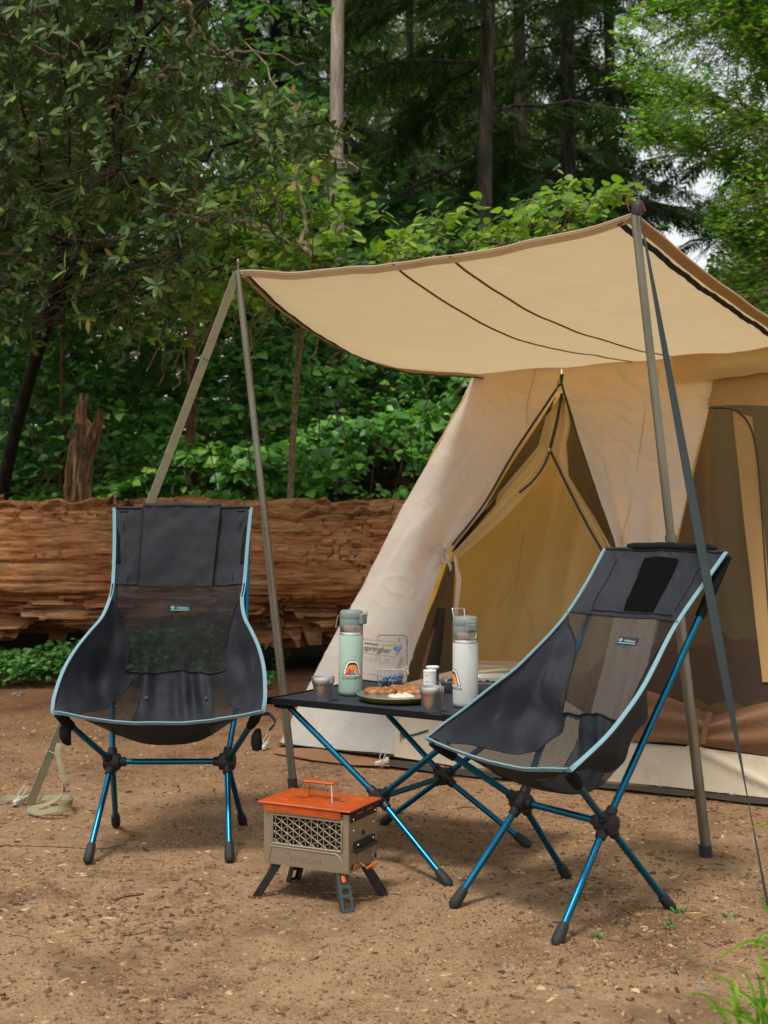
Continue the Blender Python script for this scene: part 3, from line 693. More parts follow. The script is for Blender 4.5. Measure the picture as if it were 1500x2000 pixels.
# rhododendron leaning in from the left
M_RHO = leafmat('rhododendron_leaf', [(0, lin(26, 44, 16)), (.45, lin(46, 68, 24)), (.8, lin(68, 92, 34)), (.985, lin(112, 126, 58)), (1, lin(124, 84, 40))], lin(76, 96, 30), .22, .46, .18, under=lin(78, 94, 46))
M_RHOO = leafmat('rhododendron_leaf_single', [(0, lin(30, 50, 18)), (.5, lin(54, 76, 28)), (.985, lin(102, 122, 54)), (1, lin(130, 88, 44))], lin(76, 96, 30), .22, .46, .18, objrand=True, under=lin(84, 100, 52))
bx = [(-200, 520), (0, 430), (90, 480), (160, 540), (230, 690), (330, 720), (380, 690), (460, 640), (560, 470), (640, 380), (700, 260)]
bys = [b[0] for b in bx]; bxs = [b[1] for b in bx]
def rho_in(px, py, r):
    if px > np.interp(py, bys, bxs) - 60 * abs(r.normal()): return False
    return r.random() < (1.0 if py < 470 else .55 if py < 560 else .25) * (.38 if px > 400 and py > 300 else 1)
tips = tips_in(rho_in, 2500, 6.2, 9.2, (-260, 720, -220, 690), 5)
trunk = [PX(-10, 1060, 10.0), PX(25, 860, 9.6), PX(100, 600, 8.8), PX(165, 380, 8.1), PX(228, 185, 7.5), PX(265, 40, 7.1), PX(290, -120, 6.9)]
lm = [[trunk[3], PX(330, 330, 7.6), PX(480, 280, 7.2), PX(640, 240, 7.0)], [trunk[3], PX(300, 400, 7.7), PX(450, 420, 7.3), PX(600, 350, 7.1)],
      [trunk[2], PX(260, 560, 8.0), PX(390, 530, 7.6), PX(470, 500, 7.3)], [trunk[4], PX(330, 130, 7.2), PX(400, 90, 7.0), PX(470, 120, 6.8)],
      [trunk[4], PX(150, 130, 7.2), PX(60, 80, 7.0), PX(-80, 60, 6.9)], [trunk[3], PX(90, 330, 7.7), PX(20, 280, 7.4), PX(-90, 240, 7.2)],
      [trunk[2], PX(60, 520, 8.2), PX(-20, 480, 7.8), PX(-100, 450, 7.5)], [trunk[4], PX(300, 60, 7.2), PX(350, -40, 7.0), PX(420, -120, 6.9)],
      [trunk[3], PX(240, 200, 7.3), PX(240, 170, 6.8), PX(232, 240, 6.6), PX(236, 330, 6.5)], [trunk[2], PX(115, 480, 8.0), PX(90, 340, 7.3), PX(40, 170, 6.9)],
      [PX(480, 280, 7.2), PX(560, 300, 7.0), PX(640, 310, 6.9), PX(700, 330, 6.8)], [PX(450, 420, 7.3), PX(500, 440, 7.1), PX(560, 470, 7.0), PX(610, 500, 6.9)]]
rl = np.random.default_rng(19)
for k in range(22):
    a = lm[k % 12][1 + k % 3] if k % 2 else trunk[2 + k % 4]; e = PX(-150 + 780 * rl.random(), -120 + 660 * rl.random(), 6.6 + 1.8 * rl.random()); m_ = (a + e) / 2 + .12 * rl.normal(size=3); lm.append([a, a * .6 + m_ * .4 + .05 * rl.normal(size=3), m_, e])
woody('rhododendron_shrub', (-2.9, 10.0, 0), 'dark olive rhododendron with long leaves and a black leaning trunk at upper left', trunk, (.055, .02), lm, .014, tips, .0028,
      'long', (.040, .100), (5, 9), (M_RHO, M_RHOO), (M_DKBARK, M_GRBARK, M_OLBARK), lambda a, b: b < 560, seed=3, curl=.22)

# hazel with fresh yellow-green leaves above the awning
M_HAZ = leafmat('hazel_leaf', [(0, lin(58, 92, 26)), (.5, lin(94, 132, 38)), (.85, lin(130, 162, 52)), (1, lin(164, 176, 70))], lin(140, 180, 40), .42, .5, .3)
M_HAZO = leafmat('hazel_leaf_single', [(0, lin(74, 108, 32)), (.5, lin(108, 146, 44)), (1, lin(160, 182, 70))], lin(150, 188, 46), .42, .5, .3, objrand=True)
def haz_in(px, py, r):
    up = np.interp(px, [380, 520, 640, 700, 760, 850, 930, 1000, 1060, 1140, 1240, 1290], [430, 330, 330, 380, 400, 400, 385, 400, 365, 352, 362, 420])
    lo = np.interp(px, [380, 480, 640, 900, 1240], [690, 700, 560, 520, 420]); 
    if not up < py < lo: return False
    return r.random() < (np.clip((py - up) / 150, .06, .8) if px > 560 else .5)
tz = [PX(560, 1280, 9.6), PX(570, 900, 9.4), PX(590, 640, 9.0), PX(620, 470, 8.6)]
rh = np.random.default_rng(21); hl = []; hzt = []
UPX, UPY = [380, 520, 640, 700, 760, 850, 930, 985, 1060, 1140, 1240, 1290], [400, 330, 300, 370, 400, 405, 395, 350, 380, 345, 355, 420]
for k in range(130):
    xe = 400 + 840 * rh.random() if k < 90 else 380 + 330 * rh.random(); d1 = 7.5 + 1.9 * rh.random(); up = np.interp(xe, UPX, UPY); ye = up + (12 if k % 5 == 0 else 25 + 190 * rh.random() ** 1.1)
    x0 = xe - 60 - 150 * rh.random(); y0 = ye + 110 + 110 * rh.random(); m1 = PX(x0 + (xe - x0) * .35, ye + (y0 - ye) * .45, d1 + .2); m2 = PX(x0 + (xe - x0) * .72, ye + (y0 - ye) * .12, d1 + .05)
    sh = [PX(x0, y0, d1 + .5), m1, m2, PX(xe, ye + 6 * rh.normal(), d1 - .1)]; hl.append(sh); P = smoothpath(sh, 30)
    for q in range(8, 30, 3): hzt.append(P[q] + np.array([.05, .06, .035]) * rh.normal(size=3) + np.array([0, 0, .01]))
for k in range(5): hl.append([tz[2], PX(560 + 110 * k, 640, 9.0), PX(620 + 120 * k, 590, 8.8), PX(680 + 130 * k, 540, 8.6)])
tips = np.array(hzt)
woody('hazel_shrub', (tz[0][0], tz[0][1], 0), 'bright yellow green leafy shrub with long arching shoots above the awning', tz, (.03, .016), hl, .006, tips, .002,
      'round', (.045, .092), (2, 4), (M_HAZ, M_HAZO), (M_GRBARK, M_GRBARK), lambda a, b: b < 520, seed=12, droop=.35, spread=1.1)

# vine maple at the upper right
M_MAP = leafmat('maple_leaf', [(0, lin(48, 96, 20)), (.45, lin(82, 136, 32)), (.8, lin(120, 166, 46)), (.95, lin(166, 176, 62)), (1, lin(180, 130, 66))], lin(132, 184, 44), .52, .5, .3)
def map_in(px, py, r):
    left = np.interp(py, [-300, 0, 60, 130, 200, 300, 360, 430, 480, 560, 640], [1300, 1235, 1180, 1190, 1215, 1190, 1330, 1390, 1400, 1330, 1400])
    if px < left + 25 * abs(r.normal()): return False
    if 1285 < px < 1400 and 230 < py < 490: return r.random() < .07
    if 1230 < px < 1330 and 20 < py < 110: return r.random() < .3
    return r.random() < .8
tips = tips_in(map_in, 2400, 8.6, 11.6, (1150, 1720, -260, 640), 14)
tm = [PX(1600, 1280, 9.9), PX(1590, 900, 10), PX(1560, 560, 10.1), PX(1520, 250, 10.2), PX(1490, 0, 10.3), PX(1470, -200, 10.4)]
ml = [[tm[3], PX(1440, 200, 9.9), PX(1330, 170, 9.6), PX(1210, 160, 9.4)], [tm[2], PX(1480, 400, 9.8), PX(1380, 300, 9.5), PX(1260, 270, 9.3)], [tm[4], PX(1400, -20, 10), PX(1310, 20, 9.8), PX(1210, 60, 9.6)],
      [tm[2], PX(1500, 500, 9.6), PX(1440, 470, 9.4), PX(1400, 440, 9.3)], [tm[3], PX(1600, 200, 10), PX(1660, 120, 9.9), PX(1700, 60, 9.8)], [tm[4], PX(1450, -100, 10), PX(1380, -160, 9.9), PX(1300, -200, 9.8)],
      [tm[3], PX(1490, 110, 9.6), PX(1470, 60, 9.3), PX(1450, -40, 9.1)], [tm[2], PX(1430, 560, 9.6), PX(1390, 580, 9.4), PX(1350, 600, 9.2)], [tm[2], PX(1640, 480, 10), PX(1680, 430, 10), PX(1710, 380, 10)]]
woody('vine_maple', (tm[0][0], tm[0][1], 0), 'light green vine maple spreading in from the right above the tent', tm, (.08, .03), ml, .018, tips, .004,
      'maple', (.027, .050), (14, 22), (M_MAP, M_MAP), (M_DKBARK, M_GRBARK), lambda a, b: b < 600, seed=15, droop=.12, spread=2.8, nbig=0)
# thin reddish sapling stems among the brambles
M_REDB = barkmat('reddish_bark', lin(50, 32, 24), lin(92, 62, 46), lin(138, 104, 80), (14, 14, 3), .6, .01)
def sapling(a, b, c, d, r0, label):
    P = smoothpath([PX(*a), PX(*b), PX(*c), PX(*d)], 16); t = root('sapling', (P[0][0], P[0][1], 0), label, 'tree', 'thin stems in the undergrowth')
    mk('trunk', tube(P, np.linspace(r0, r0 * .7, 16), 8), M_REDB, t)
    for k in range(4):
        q = P[5 + 2 * k]; mk('branch', tube(smoothpath([q, q + np.array([.12 * (-1) ** k, -.05, .12]), q + np.array([.32 * (-1) ** k, -.1, .2])], 6), np.linspace(.006, .002, 6), 5), M_REDB, t)
sapling((372, 960, 11.0), (374, 720, 11.0), (380, 520, 11.0), (388, 250, 11.0), .042, 'thin reddish brown stem rising from brambles left of the awning corner')
sapling((120, 960, 11.5), (122, 700, 11.5), (124, 560, 11.5), (128, 380, 11.4), .025, 'thin pale stem in the undergrowth at far left above the snag')

# --- conifers of the wood behind
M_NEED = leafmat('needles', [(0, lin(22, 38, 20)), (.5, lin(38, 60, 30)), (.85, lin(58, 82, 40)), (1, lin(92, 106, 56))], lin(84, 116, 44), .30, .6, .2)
M_NEED2 = leafmat('needles_lit', [(0, lin(44, 62, 30)), (.5, lin(72, 92, 44)), (.85, lin(104, 118, 60)), (1, lin(140, 146, 88))], lin(120, 146, 60), .36, .6, .2)  # paler copy of the needles; light and haze put into the colour
M_TRK = barkmat('conifer_bark', lin(30, 27, 23), lin(64, 58, 50), lin(104, 96, 86), (9, 9, 1.4), 1.0, .04)
M_TRKP = barkmat('pale_conifer_bark', lin(104, 90, 80), lin(148, 132, 118), lin(186, 170, 156), (9, 9, 1.2), .9, .03)
def crown_vf(seed, h0, h1, reach, nb, spray, droopy=.35):
    """drooping limbs set with hanging needle sprays; trunk axis at the origin"""
    r = np.random.default_rng(seed); P, D, U, L = [], [], [], []; limbs = MB()
    for k in range(nb):
        z = h0 + (h1 - h0) * (k + r.random()) / nb; f = (z - h0) / (h1 - h0); ln = reach * (1 - .72 * f) * (.55 + .6 * r.random()); a = r.random() * 6.283
        d = np.array([math.cos(a), math.sin(a), 0]); up = .15 * r.normal()
        ts = np.linspace(0, 1, 8); path = np.array([d * ln * t + np.array([0, 0, z + ln * (up * t - droopy * t * t)]) for t in ts]); path[1:] += .03 * r.normal(size=(7, 3))
        limbs.add(tube(path, np.linspace(.035 * (1 - .6 * f), .006, 8), 4, False))
        m = int(spray * ln)
        t = .12 + .88 * r.random(m) ** .8; base = np.stack([np.interp(t, ts, path[:, i]) for i in range(3)], 1)
        side = np.stack([-d[1] * np.ones(m), d[0] * np.ones(m), np.zeros(m)], 1) * r.normal(size=(m, 1))
        dd = side * .9 + d * (.4 + .4 * r.random((m, 1))) + np.array([0, 0, -1]) * (.25 + .55 * r.random((m, 1)))
        sp = base + nrm_rows(dd) * (.25 * r.random((m, 1))); P.append(sp); D.append(dd); U.append(np.stack([.4 * r.normal(size=m), .4 * r.normal(size=m), np.ones(m)], 1)); L.append(.14 + .2 * r.random(m))
    P, D, U, L = map(np.concatenate, (P, D, U, L)); return limbs.vf, P, D, U, L
def nrm_rows(a): return a / (np.linalg.norm(a, axis=1)[:, None] + 1e-9)
def spray_template():
    V = []; T = []
    for k in range(5):                                   # a feather of five slim needle tufts
        x = .12 + .17 * k
        for s in (-1, 1):
            i = len(V); V += [(x - .05, 0, 0), (x + .07, 0, .0), (x + .20, s * (.24 - .03 * k), -.05)]; T.append((i, i + 1, i + 2) if s > 0 else (i + 1, i, i + 2))
    i = len(V); V += [(0, -.015, 0), (1.0, 0, -.08), (0, .015, 0)]; T.append((i, i + 1, i + 2))
    return np.array(V, float), np.array(T)
TPL['spray'] = spray_template()
CROWNS = []
for seed, h0, h1, reach, nb, sp, dr in ((1, 2.2, 15, 3.4, 64, 44, .30), (2, 4.0, 15, 3.0, 58, 46, .38), (3, 1.4, 13, 3.0, 60, 44, .26)):
    lv, P, D, U, L = crown_vf(seed, h0, h1, reach, nb, sp, dr)
    V, T = place_leaves('spray', P, D, U, L * 1.5)
    CROWNS.append((mesh_data('limbs', lv[0], lv[1], M_TRK, False), mesh_data('crown', V, T, M_NEED, False), mesh_data('crown', V, T, M_NEED2, False)))
def conifer(px, d, rad, kind, label, rot, lit=False, pale=False, lean=0.0, sc=1.0, zoff=0.0, crown=True):
    x = (px - 750) / FPX * d; zb = float(bank_z(np.array(x), np.array(d))) - .1
    t = root('conifer_tree', (x, d, zb), label, 'tree', 'conifers standing behind the campsite')
    H = 15.0; zz = np.linspace(0, H, 22); P = np.stack([x + lean * zz / H + .03 * np.sin(zz * .8 + px), d + 0 * zz, zb + zz], 1)
    mk('trunk', tube(P, rad * (1 - .55 * zz / H) * (1 + .25 * np.exp(-zz * 1.5)), 14), M_TRKP if pale else M_TRK, t)
    if crown:
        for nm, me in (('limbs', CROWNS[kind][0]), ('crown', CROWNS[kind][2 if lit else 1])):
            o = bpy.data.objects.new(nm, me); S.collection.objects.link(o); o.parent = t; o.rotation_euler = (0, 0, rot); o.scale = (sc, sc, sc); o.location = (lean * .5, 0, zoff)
            if nm == 'crown': o['kind'] = 'stuff'
    return t
conifer(668, 13.6, .085, 1, 'tall conifer with a smooth pale pinkish trunk left of centre', .4, pale=True, zoff=3.2, lean=-.12)
conifer(951, 16.5, .115, 0, 'straight grey brown conifer trunk rising above the middle of the awning', 1.7, zoff=1.6)
conifer(1112, 20.0, .14, 2, 'dark conifer left of the maple with heavy hanging limbs', 2.9)
conifer(1015, 23.0, .15, 0, 'shaded conifer between the two dark trunks behind the awning', .9)
conifer(862, 27.0, .07, 1, 'slender conifer far back between pale trunk and centre trunk', 4.1, lit=True)
conifer(800, 26.0, .12, 2, 'dark conifer just right of the pale pinkish trunk', 5.0)
conifer(735, 33.0, .10, 0, 'hazy lighter conifer far behind the pale trunk', 2.2, lit=True)
conifer(540, 22.0, .15, 2, 'dark conifer close behind the right end of the rhododendron', 3.3)
conifer(470, 21.0, .15, 0, 'tall dark conifer showing over the rhododendron tips', .2)
conifer(150, 18.0, .16, 0, 'dark conifer behind the leaning black trunk', 2.6)
conifer(-20, 15.0, .14, 2, 'dark conifer at the left edge of the photo', 4.4)
conifer(1190, 25.0, .15, 2, 'dark conifer beside the bright sky gap', 5.6)
conifer(1520, 19.0, .15, 2, 'dark conifer behind the vine maple at the right edge', 3.9)
conifer(620, 30.0, .10, 0, 'distant lighter conifer left of the pale trunk', 3.6, lit=True)
conifer(930, 36.0, .10, 2, 'distant pale green conifer behind the centre trunk', 5.2, lit=True)
# far wood that reads as one mass
r = np.random.default_rng(77); N = 46000
pxs = -300 + 2200 * r.random(N); dd = 38 + 16 * r.random(N); topv = np.interp(pxs, [-300, 300, 600, 760, 900, 1000, 1120, 1210, 1280, 1370, 1420, 1900], [30, 30, 26, 22, 20, 20, 20, 14, 4.5, 4.0, 9, 20])
topv = topv + 3.0 * fbm(pxs * .012, dd * .2, 3.0, 3); z = .5 + (topv - .5) * r.random(N)
P = np.stack([(pxs - 750) / FPX * dd, dd, z], 1); kp = fbm(P[:, 0] * .35, P[:, 1] * .35, P[:, 2] * .35, 3) > -.30; P = P[kp]; n = len(P)
D = unit(n, r); D[:, 2] -= .6; U = np.stack([.4 * r.normal(size=n), -.4 + .3 * r.normal(size=n), np.ones(n)], 1)
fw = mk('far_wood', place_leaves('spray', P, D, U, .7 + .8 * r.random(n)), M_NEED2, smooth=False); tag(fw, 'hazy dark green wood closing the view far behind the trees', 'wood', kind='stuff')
# leafy understorey behind the awning and at right
def understorey(name, box, n, lsz, mat, label, seed, kind='broad'):
    r = np.random.default_rng(seed); px = box[0] + (box[1] - box[0]) * r.random(n); d = box[4] + (box[5] - box[4]) * r.random(n)
    top = box[2] + 60 * fbm(px * .012, d * .8, seed, 3); py = top + (box[3] - top) * r.random(n) ** .8
    P = np.stack([(px - 750) / FPX * d, d, 1.1 - (py - 1000) / FPX * d], 1); kp = (fbm(P[:, 0] * 1.4, P[:, 1] * 1.4, P[:, 2] * 1.4, 3) > -.2) & (P[:, 2] > .05); P = P[kp]; n = len(P)
    az = r.normal(-math.pi / 2, 1.3, n); D = np.stack([np.cos(az), np.sin(az), -.3 + .3 * r.normal(size=n)], 1); U = np.stack([.4 * r.normal(size=n), -.4 + .3 * r.normal(size=n), np.ones(n)], 1)
    t = mk(name, place_leaves(kind, P, D, U, lsz[0] + (lsz[1] - lsz[0]) * r.random(n)), mat, smooth=False); tag(t, label, 'undergrowth', kind='stuff')
M_UND = leafmat('undergrowth_leaf', [(0, lin(22, 46, 18)), (.6, lin(46, 84, 30)), (1, lin(86, 124, 46))], lin(96, 150, 40), .35, .5, .3)
M_UNDR = leafmat('fresh_undergrowth_leaf', [(0, lin(32, 70, 22)), (.5, lin(60, 108, 34)), (1, lin(110, 150, 54))], lin(110, 160, 40), .4, .5, .3)
understorey('undergrowth', (-150, 1300, 470, 900, 12.6, 15.0), 9000, (.10, .18), M_UND, 'deep shaded undergrowth between brambles and conifers', 41)
understorey('undergrowth', (-260, 1190, 330, 960, 16.5, 20.5), 8000, (.22, .36), M_UND, 'dim bushes on the wood floor among the conifer trunks', 59)
understorey('undergrowth', (1385, 1760, 430, 1200, 9.3, 12.2), 3600, (.06, .10), M_UNDR, 'fresh green bushes under the maple at the right edge', 43)
understorey('undergrowth', (-160, 640, -60, 560, 10.2, 12.6), 9000, (.09, .16), M_UND, 'deep green leafy canopy behind the rhododendron', 53)
understorey('undergrowth', (-120, 240, 420, 930, 10.6, 12.4), 3000, (.07, .13), M_UND, 'dark tangled undergrowth behind the leaning black trunk', 47)

# ------------------------------------------------------------------ the tent
M_CAN = canvas('canvas', lin(212, 211, 204), lin(244, 190, 66), .43, wr=.35)
M_ROOF = canvas('roof_canvas', lin(206, 195, 174), lin(250, 228, 176), .75, wr=.4)
M_CANIN = canvas('canvas_inner', lin(206, 188, 146), lin(228, 200, 140), .5, wr=.3)
M_BORD = canvas('border_canvas', lin(190, 156, 106), lin(196, 150, 84), .28, wr=.3)
M_AWN = canvas('awning_canvas', lin(190, 178, 152), lin(206, 182, 140), .44, wr=.2)
M_HEM = canvas('hem', lin(190, 164, 124), lin(206, 160, 96), .35, wr=.2)
M_SKIRT = canvas('skirt_canvas', lin(204, 190, 166), lin(200, 160, 110), .15, wr=.5, stain=lin(150, 124, 94))
M_ZIP = plain('black_zip', (.012, .012, .012), .6, bump=.5, bscale=900)
M_PULL = plain('brass_pull', lin(150, 134, 100), .35, metal=1)
M_SCREEN = netting('insect_screen', lin(50, 38, 30), .24, 1500.0)
M_SCREEND = netting('dark_screen', lin(34, 27, 22), .22, 1500.0)
M_SEAM = plain('seam', lin(124, 92, 56), .9)
M_PVC = plain('groundsheet', lin(38, 32, 28), .6)
B0 = np.array([-.504, 6.004, .0]); B1 = np.array([1.468, 4.893, .0]); E0 = np.array([.469, 6.518, 1.809]); E1 = np.array([1.678, 5.592, 1.809])
def W(a, b):
    a = np.asarray(a, float)[..., None]; b = np.asarray(b, float)[..., None]
    return (1 - b) * (B0 + a * (B1 - B0)) + b * (E0 + a * (E1 - E0))
def wall_at(px, py):              # the point of the sloping front wall seen at a pixel
    px = np.asarray(px, float).ravel(); py = np.asarray(py, float).ravel(); n = len(px)
    dr = np.stack([(px - 750) / FPX, np.ones(n), -(py - 1000) / FPX], 1); a = np.full(n, .4); b = np.full(n, .5); t = np.full(n, 5.5)
    for _ in range(8):
        f = W(a, b) - CAM - t[:, None] * dr; Ja = (1 - b)[:, None] * (B1 - B0) + b[:, None] * (E1 - E0); Jb = (E0 - B0) + a[:, None] * ((E1 - E0) - (B1 - B0))
        st = np.linalg.solve(np.stack([Ja, Jb, -dr], 2), f[..., None])[..., 0]; a = a - st[:, 0]; b = b - st[:, 1]; t = t - st[:, 2]
    return CAM + t[:, None] * dr
WN = nrm(np.cross(B1 - B0, E0 - B0)); WN = WN if WN[1] < 0 else -WN          # outward
tent = root('canvas_tent', tuple((B0 + B1) / 2), 'beige canvas cabin tent with a tied-back zip door and awning', 'tent')
def panel(name, A, B, na_, nb_, mat, off=0.0, wr=None, parent=tent, both=True):
    """cloth between two outlines given on the wall"""
    PA = polyline(A, na_); PB = polyline(B, na_); s = np.linspace(0, 1, nb_)
    Q = PA[:, None] * (1 - s)[None, :, None] + PB[:, None] * s[None, :, None]
    P = wall_at(Q[..., 0], Q[..., 1]).reshape(na_, nb_, 3)
    o = np.full((na_, nb_), off, float)
    if wr is not None:
        tt, ss = np.meshgrid(np.linspace(0, 1, na_), s, indexing='ij'); o = o + wr(tt, ss, P)
    P = P + WN * o[..., None]; V, F = gridmesh(P); return mk(name, (V, F), mat, parent)
DL = [(1097, 712), (1096, 742), (1088, 757), (1000, 890), (945, 985), (885, 1062), (872, 1080), (850, 1150), (815, 1250), (790, 1335), (777, 1400), (772, 1474)]
LEFT = [(938, 706), (905, 770), (840, 895), (770, 1027), (700, 1158), (630, 1290), (575, 1392), (543, 1452)]
def crease(P, k, sc=5.0): return .011 * (np.clip(1 - np.abs(fbm(P[..., 0] * sc + P[..., 1] * 2, P[..., 2] * sc * .8, k, 3)) * 2.2, 0, 1) ** 3 + .5 * np.clip(1 - np.abs(fbm(P[..., 0] * sc * 2.3, P[..., 2] * sc * 1.7 + P[..., 0] * 5, k + 3, 2)) * 2.5, 0, 1) ** 3)
def wr_left(t, s, P):
    tie = np.exp(-((t - .47) / .10) ** 2) * s ** 2
    return crease(P, 2.0) * (.35 + .65 * s) + .018 * fbm(P[..., 0] * 3, P[..., 2] * 2, 1.0, 4) + .028 * s * np.sin(10 * t + 9 * s + 2 * fbm(t * 4, s * 3, 2., 2)) * np.exp(-((t - .45) / .28) ** 2) + .04 * tie * np.sin(16 * s) - .03 * s ** 3 * np.exp(-((t - .47) / .15) ** 2)
panel('left_wall', LEFT, DL, 260, 150, M_CAN, 0, wr_left)
DR = [(1097, 712), (1101, 745), (1130, 850), (1165, 950), (1205, 1065), (1212, 1110), (1195, 1200), (1172, 1330), (1158, 1395)]
RE = [(1398, 688), (1391, 757), (1356, 905), (1320, 1060), (1290, 1190), (1262, 1310), (1236, 1438), (1232, 1452)]
def wr_right(t, s, P):
    return crease(P, 12.0) + .010 * fbm(P[..., 0] * 4, P[..., 2] * 3, 4.0, 4) + .022 * np.sin(22 * s + 6 * t + 2 * fbm(t * 2, s * 2, 8., 2)) * np.clip(t, 0, .6) * (1 - s) ** .5 + .030 * np.sin(15 * s + 5 * t) * np.exp(-((t - .52) / .22) ** 2) * (1 - s) + .006 * np.sin(30 * s + 14 * t) * np.clip(t - .15, 0, 1)
panel('right_wall', DR, RE, 240, 120, M_CAN, 0, wr_right)
panel('door_sill', [(776, 1392), (790, 1335), (885, 1311), (1000, 1326), (1110, 1372), (1232, 1452)], [(771, 1478), (800, 1483), (900, 1499), (1000, 1511), (1110, 1521), (1224, 1531)], 60, 16, M_SKIRT, .004, lambda t, s, P: .008 * fbm(P[..., 0] * 4, P[..., 2] * 4, 2., 3))
panel('mud_skirt', [(1226, 1449), (1330, 1457), (1430, 1468), (1500, 1478), (1680, 1502)], [(1216, 1529), (1330, 1541), (1430, 1552), (1500, 1559), (1690, 1584)], 70, 20, M_SKIRT, .002,
      lambda t, s, P: .010 * fbm(P[..., 0] * 3.5, P[..., 2] * 5, 6., 3) + .022 * np.exp(-((s - (t - .28) * 2.2) / .12) ** 2) * (t > .25))
panel('window_screen', [(1401, 715), (1320, 1060), (1262, 1310), (1230, 1453)], [(1700, 676), (1700, 1060), (1690, 1310), (1680, 1503)], 50, 30, M_SCREEN, -.02, lambda t, s, P: .006 * fbm(P[..., 0] * 3, P[..., 2] * 3, 9., 3))
panel('valance', [(1318, 688), (1400, 680), (1500, 664), (1700, 636)], [(1318, 757), (1400, 749), (1500, 736), (1700, 712)], 40, 10, M_CANIN, .034, lambda t, s, P: .004 * np.sin(40 * t + 3 * s))
panel('screen_border', [(1392, 716), (1500, 700), (1700, 676)], [(1377, 790), (1440, 788), (1500, 790), (1700, 790)], 30, 6, M_BORD, -.012)
panel('screen_border', [(1430, 800), (1446, 960), (1470, 1170), (1488, 1330)], [(1468, 812), (1486, 960), (1503, 1170), (1512, 1330)], 40, 8, M_BORD, -.010, lambda t, s, P: .004 * np.sin(18 * t))
zp = wall_at(*np.array([(1380, 796), (1420, 797), (1445, 806), (1466, 835), (1478, 890), (1486, 980), (1494, 1100), (1503, 1220)]).T) - WN * .004
mk('zip', tube(smoothpath(zp, 40), .0035, 6), M_ZIP, tent)
# the screen flap dropped and tied at the bottom of the window
def wr_roll(t, s, P): return .03 * np.sin(math.pi * s) + .012 * fbm(P[..., 0] * 4, P[..., 2] * 6, 3., 3) + .014 * np.sin(14 * s + 6 * t)
M_BROWN = canvas('brown_cloth', lin(132, 98, 74), lin(140, 96, 60), .15, wr=.6)
panel('dropped_flap', [(1256, 1348), (1310, 1366), (1360, 1386), (1393, 1402), (1440, 1388), (1500, 1372), (1690, 1350)], [(1232, 1450), (1320, 1454), (1360, 1457), (1393, 1460), (1440, 1467), (1500, 1475), (1690, 1500)], 60, 18, M_BROWN, .004, wr_roll)
tp = wall_at(*np.array([(1392, 1398), (1386, 1420), (1381, 1440), (1379, 1460)]).T) + WN * .045
mk('flap_tie', ribbon(smoothpath(tp, 14), np.array([1., 0, 0]), .011, .003), M_BROWN, tent)
# door curtains, screens and zips
panel('door_flap', [(1094, 768), (1062, 812), (1050, 868), (1020, 905), (960, 975), (905, 1035), (876, 1072)], [(1096, 768), (1084, 830), (1071, 884), (1040, 936), (980, 1000), (925, 1050), (888, 1084)], 60, 14, M_CANIN, -.03, lambda t, s, P: .02 * np.sin(9 * s + 3 * t))
panel('door_screen', [(1084, 770), (1000, 896), (946, 990), (888, 1064)], [(1062, 812), (1050, 868), (960, 985), (880, 1076)], 40, 10, M_SCREEND, -.022, lambda t, s, P: .012 * np.sin(12 * s))
panel('door_flap', [(1097, 770), (1086, 830), (1074, 886), (1100, 945), (1140, 1015), (1182, 1086)], [(1098, 770), (1112, 826), (1104, 862), (1108, 925), (1160, 1010), (1202, 1084)], 60, 14, M_CANIN, -.03, lambda t, s, P: .015 * np.sin(8 * s + 5 * t))
panel('door_screen', [(1101, 770), (1112, 826), (1104, 862), (1108, 925), (1160, 1010), (1200, 1082)], [(1103, 768), (1131, 856), (1150, 912), (1166, 955), (1188, 1020), (1206, 1070)], 40, 8, M_SCREEND, -.020, lambda t, s, P: .01 * np.sin(10 * s))
panel('door_screen', [(868, 1092), (846, 1160), (812, 1255), (786, 1338)], [(884, 1092), (882, 1160), (882, 1240), (884, 1316)], 50, 20, M_SCREEND, -.03, lambda t, s, P: .03 * np.sin(13 * s + 2 * t) * t)
panel('door_flap', [(846, 1180), (826, 1258), (806, 1334)], [(862, 1180), (856, 1258), (846, 1326)], 20, 6, M_BROWN, -.045)
panel('door_flap', [(883, 1082), (890, 1130), (886, 1200), (883, 1316)], [(888, 1082), (899, 1130), (892, 1200), (889, 1316)], 40, 6, M_CAN, -.015, lambda t, s, P: .006 * np.sin(6 * s + 4 * t))
def zipline(pts, hw=.0055, off=.006, n=40): 
    P = smoothpath(wall_at(*np.array(pts, float).T) + WN * off, n); mk('zip', ribbon(P, np.cross(WN, P[-1] - P[0]), hw, .004), M_ZIP, tent)
zipline([(1099, 732), (1097, 742), (1094, 755)], .009)
zipline([(1094, 752), (1040, 832), (1000, 893), (946, 986), (884, 1066)])
zipline([(1098, 752), (1112, 800), (1131, 856), (1166, 955), (1190, 1022), (1206, 1070)])
zipline([(1096, 766), (1086, 820), (1072, 876)], .007, -.012)
zipline([(1071, 880), (1060, 908), (1038, 938), (1012, 960)], .005, -.012)
zipline([(1074, 880), (1108, 950), (1145, 1022), (1184, 1090)], .006, -.012)
def pull(px, py, off):
    p = wall_at(px, py)[0] + WN * off; z = np.array([0, 0, 1.])
    b = MB(); b.add(rbox(p, (1, 0, 0), WN, z, .008, .005, .010, .002)); q = p - z * .024 + WN * .004
    b.add(tube([q + (0, 0, .016), q + (.006, 0, .010), q + (.006, 0, -.014), q + (0, 0, -.018), q + (-.006, 0, -.014), q + (-.006, 0, .010), q + (0, 0, .016)], .0018, 6)); mk('zip_pull', b.vf, M_PULL, tent)
pull(1094, 750, .014); pull(1072, 878, -.004); pull(788, 1437, .016)
zipline([(790, 1440), (812, 1436), (838, 1428)], .004, .010)
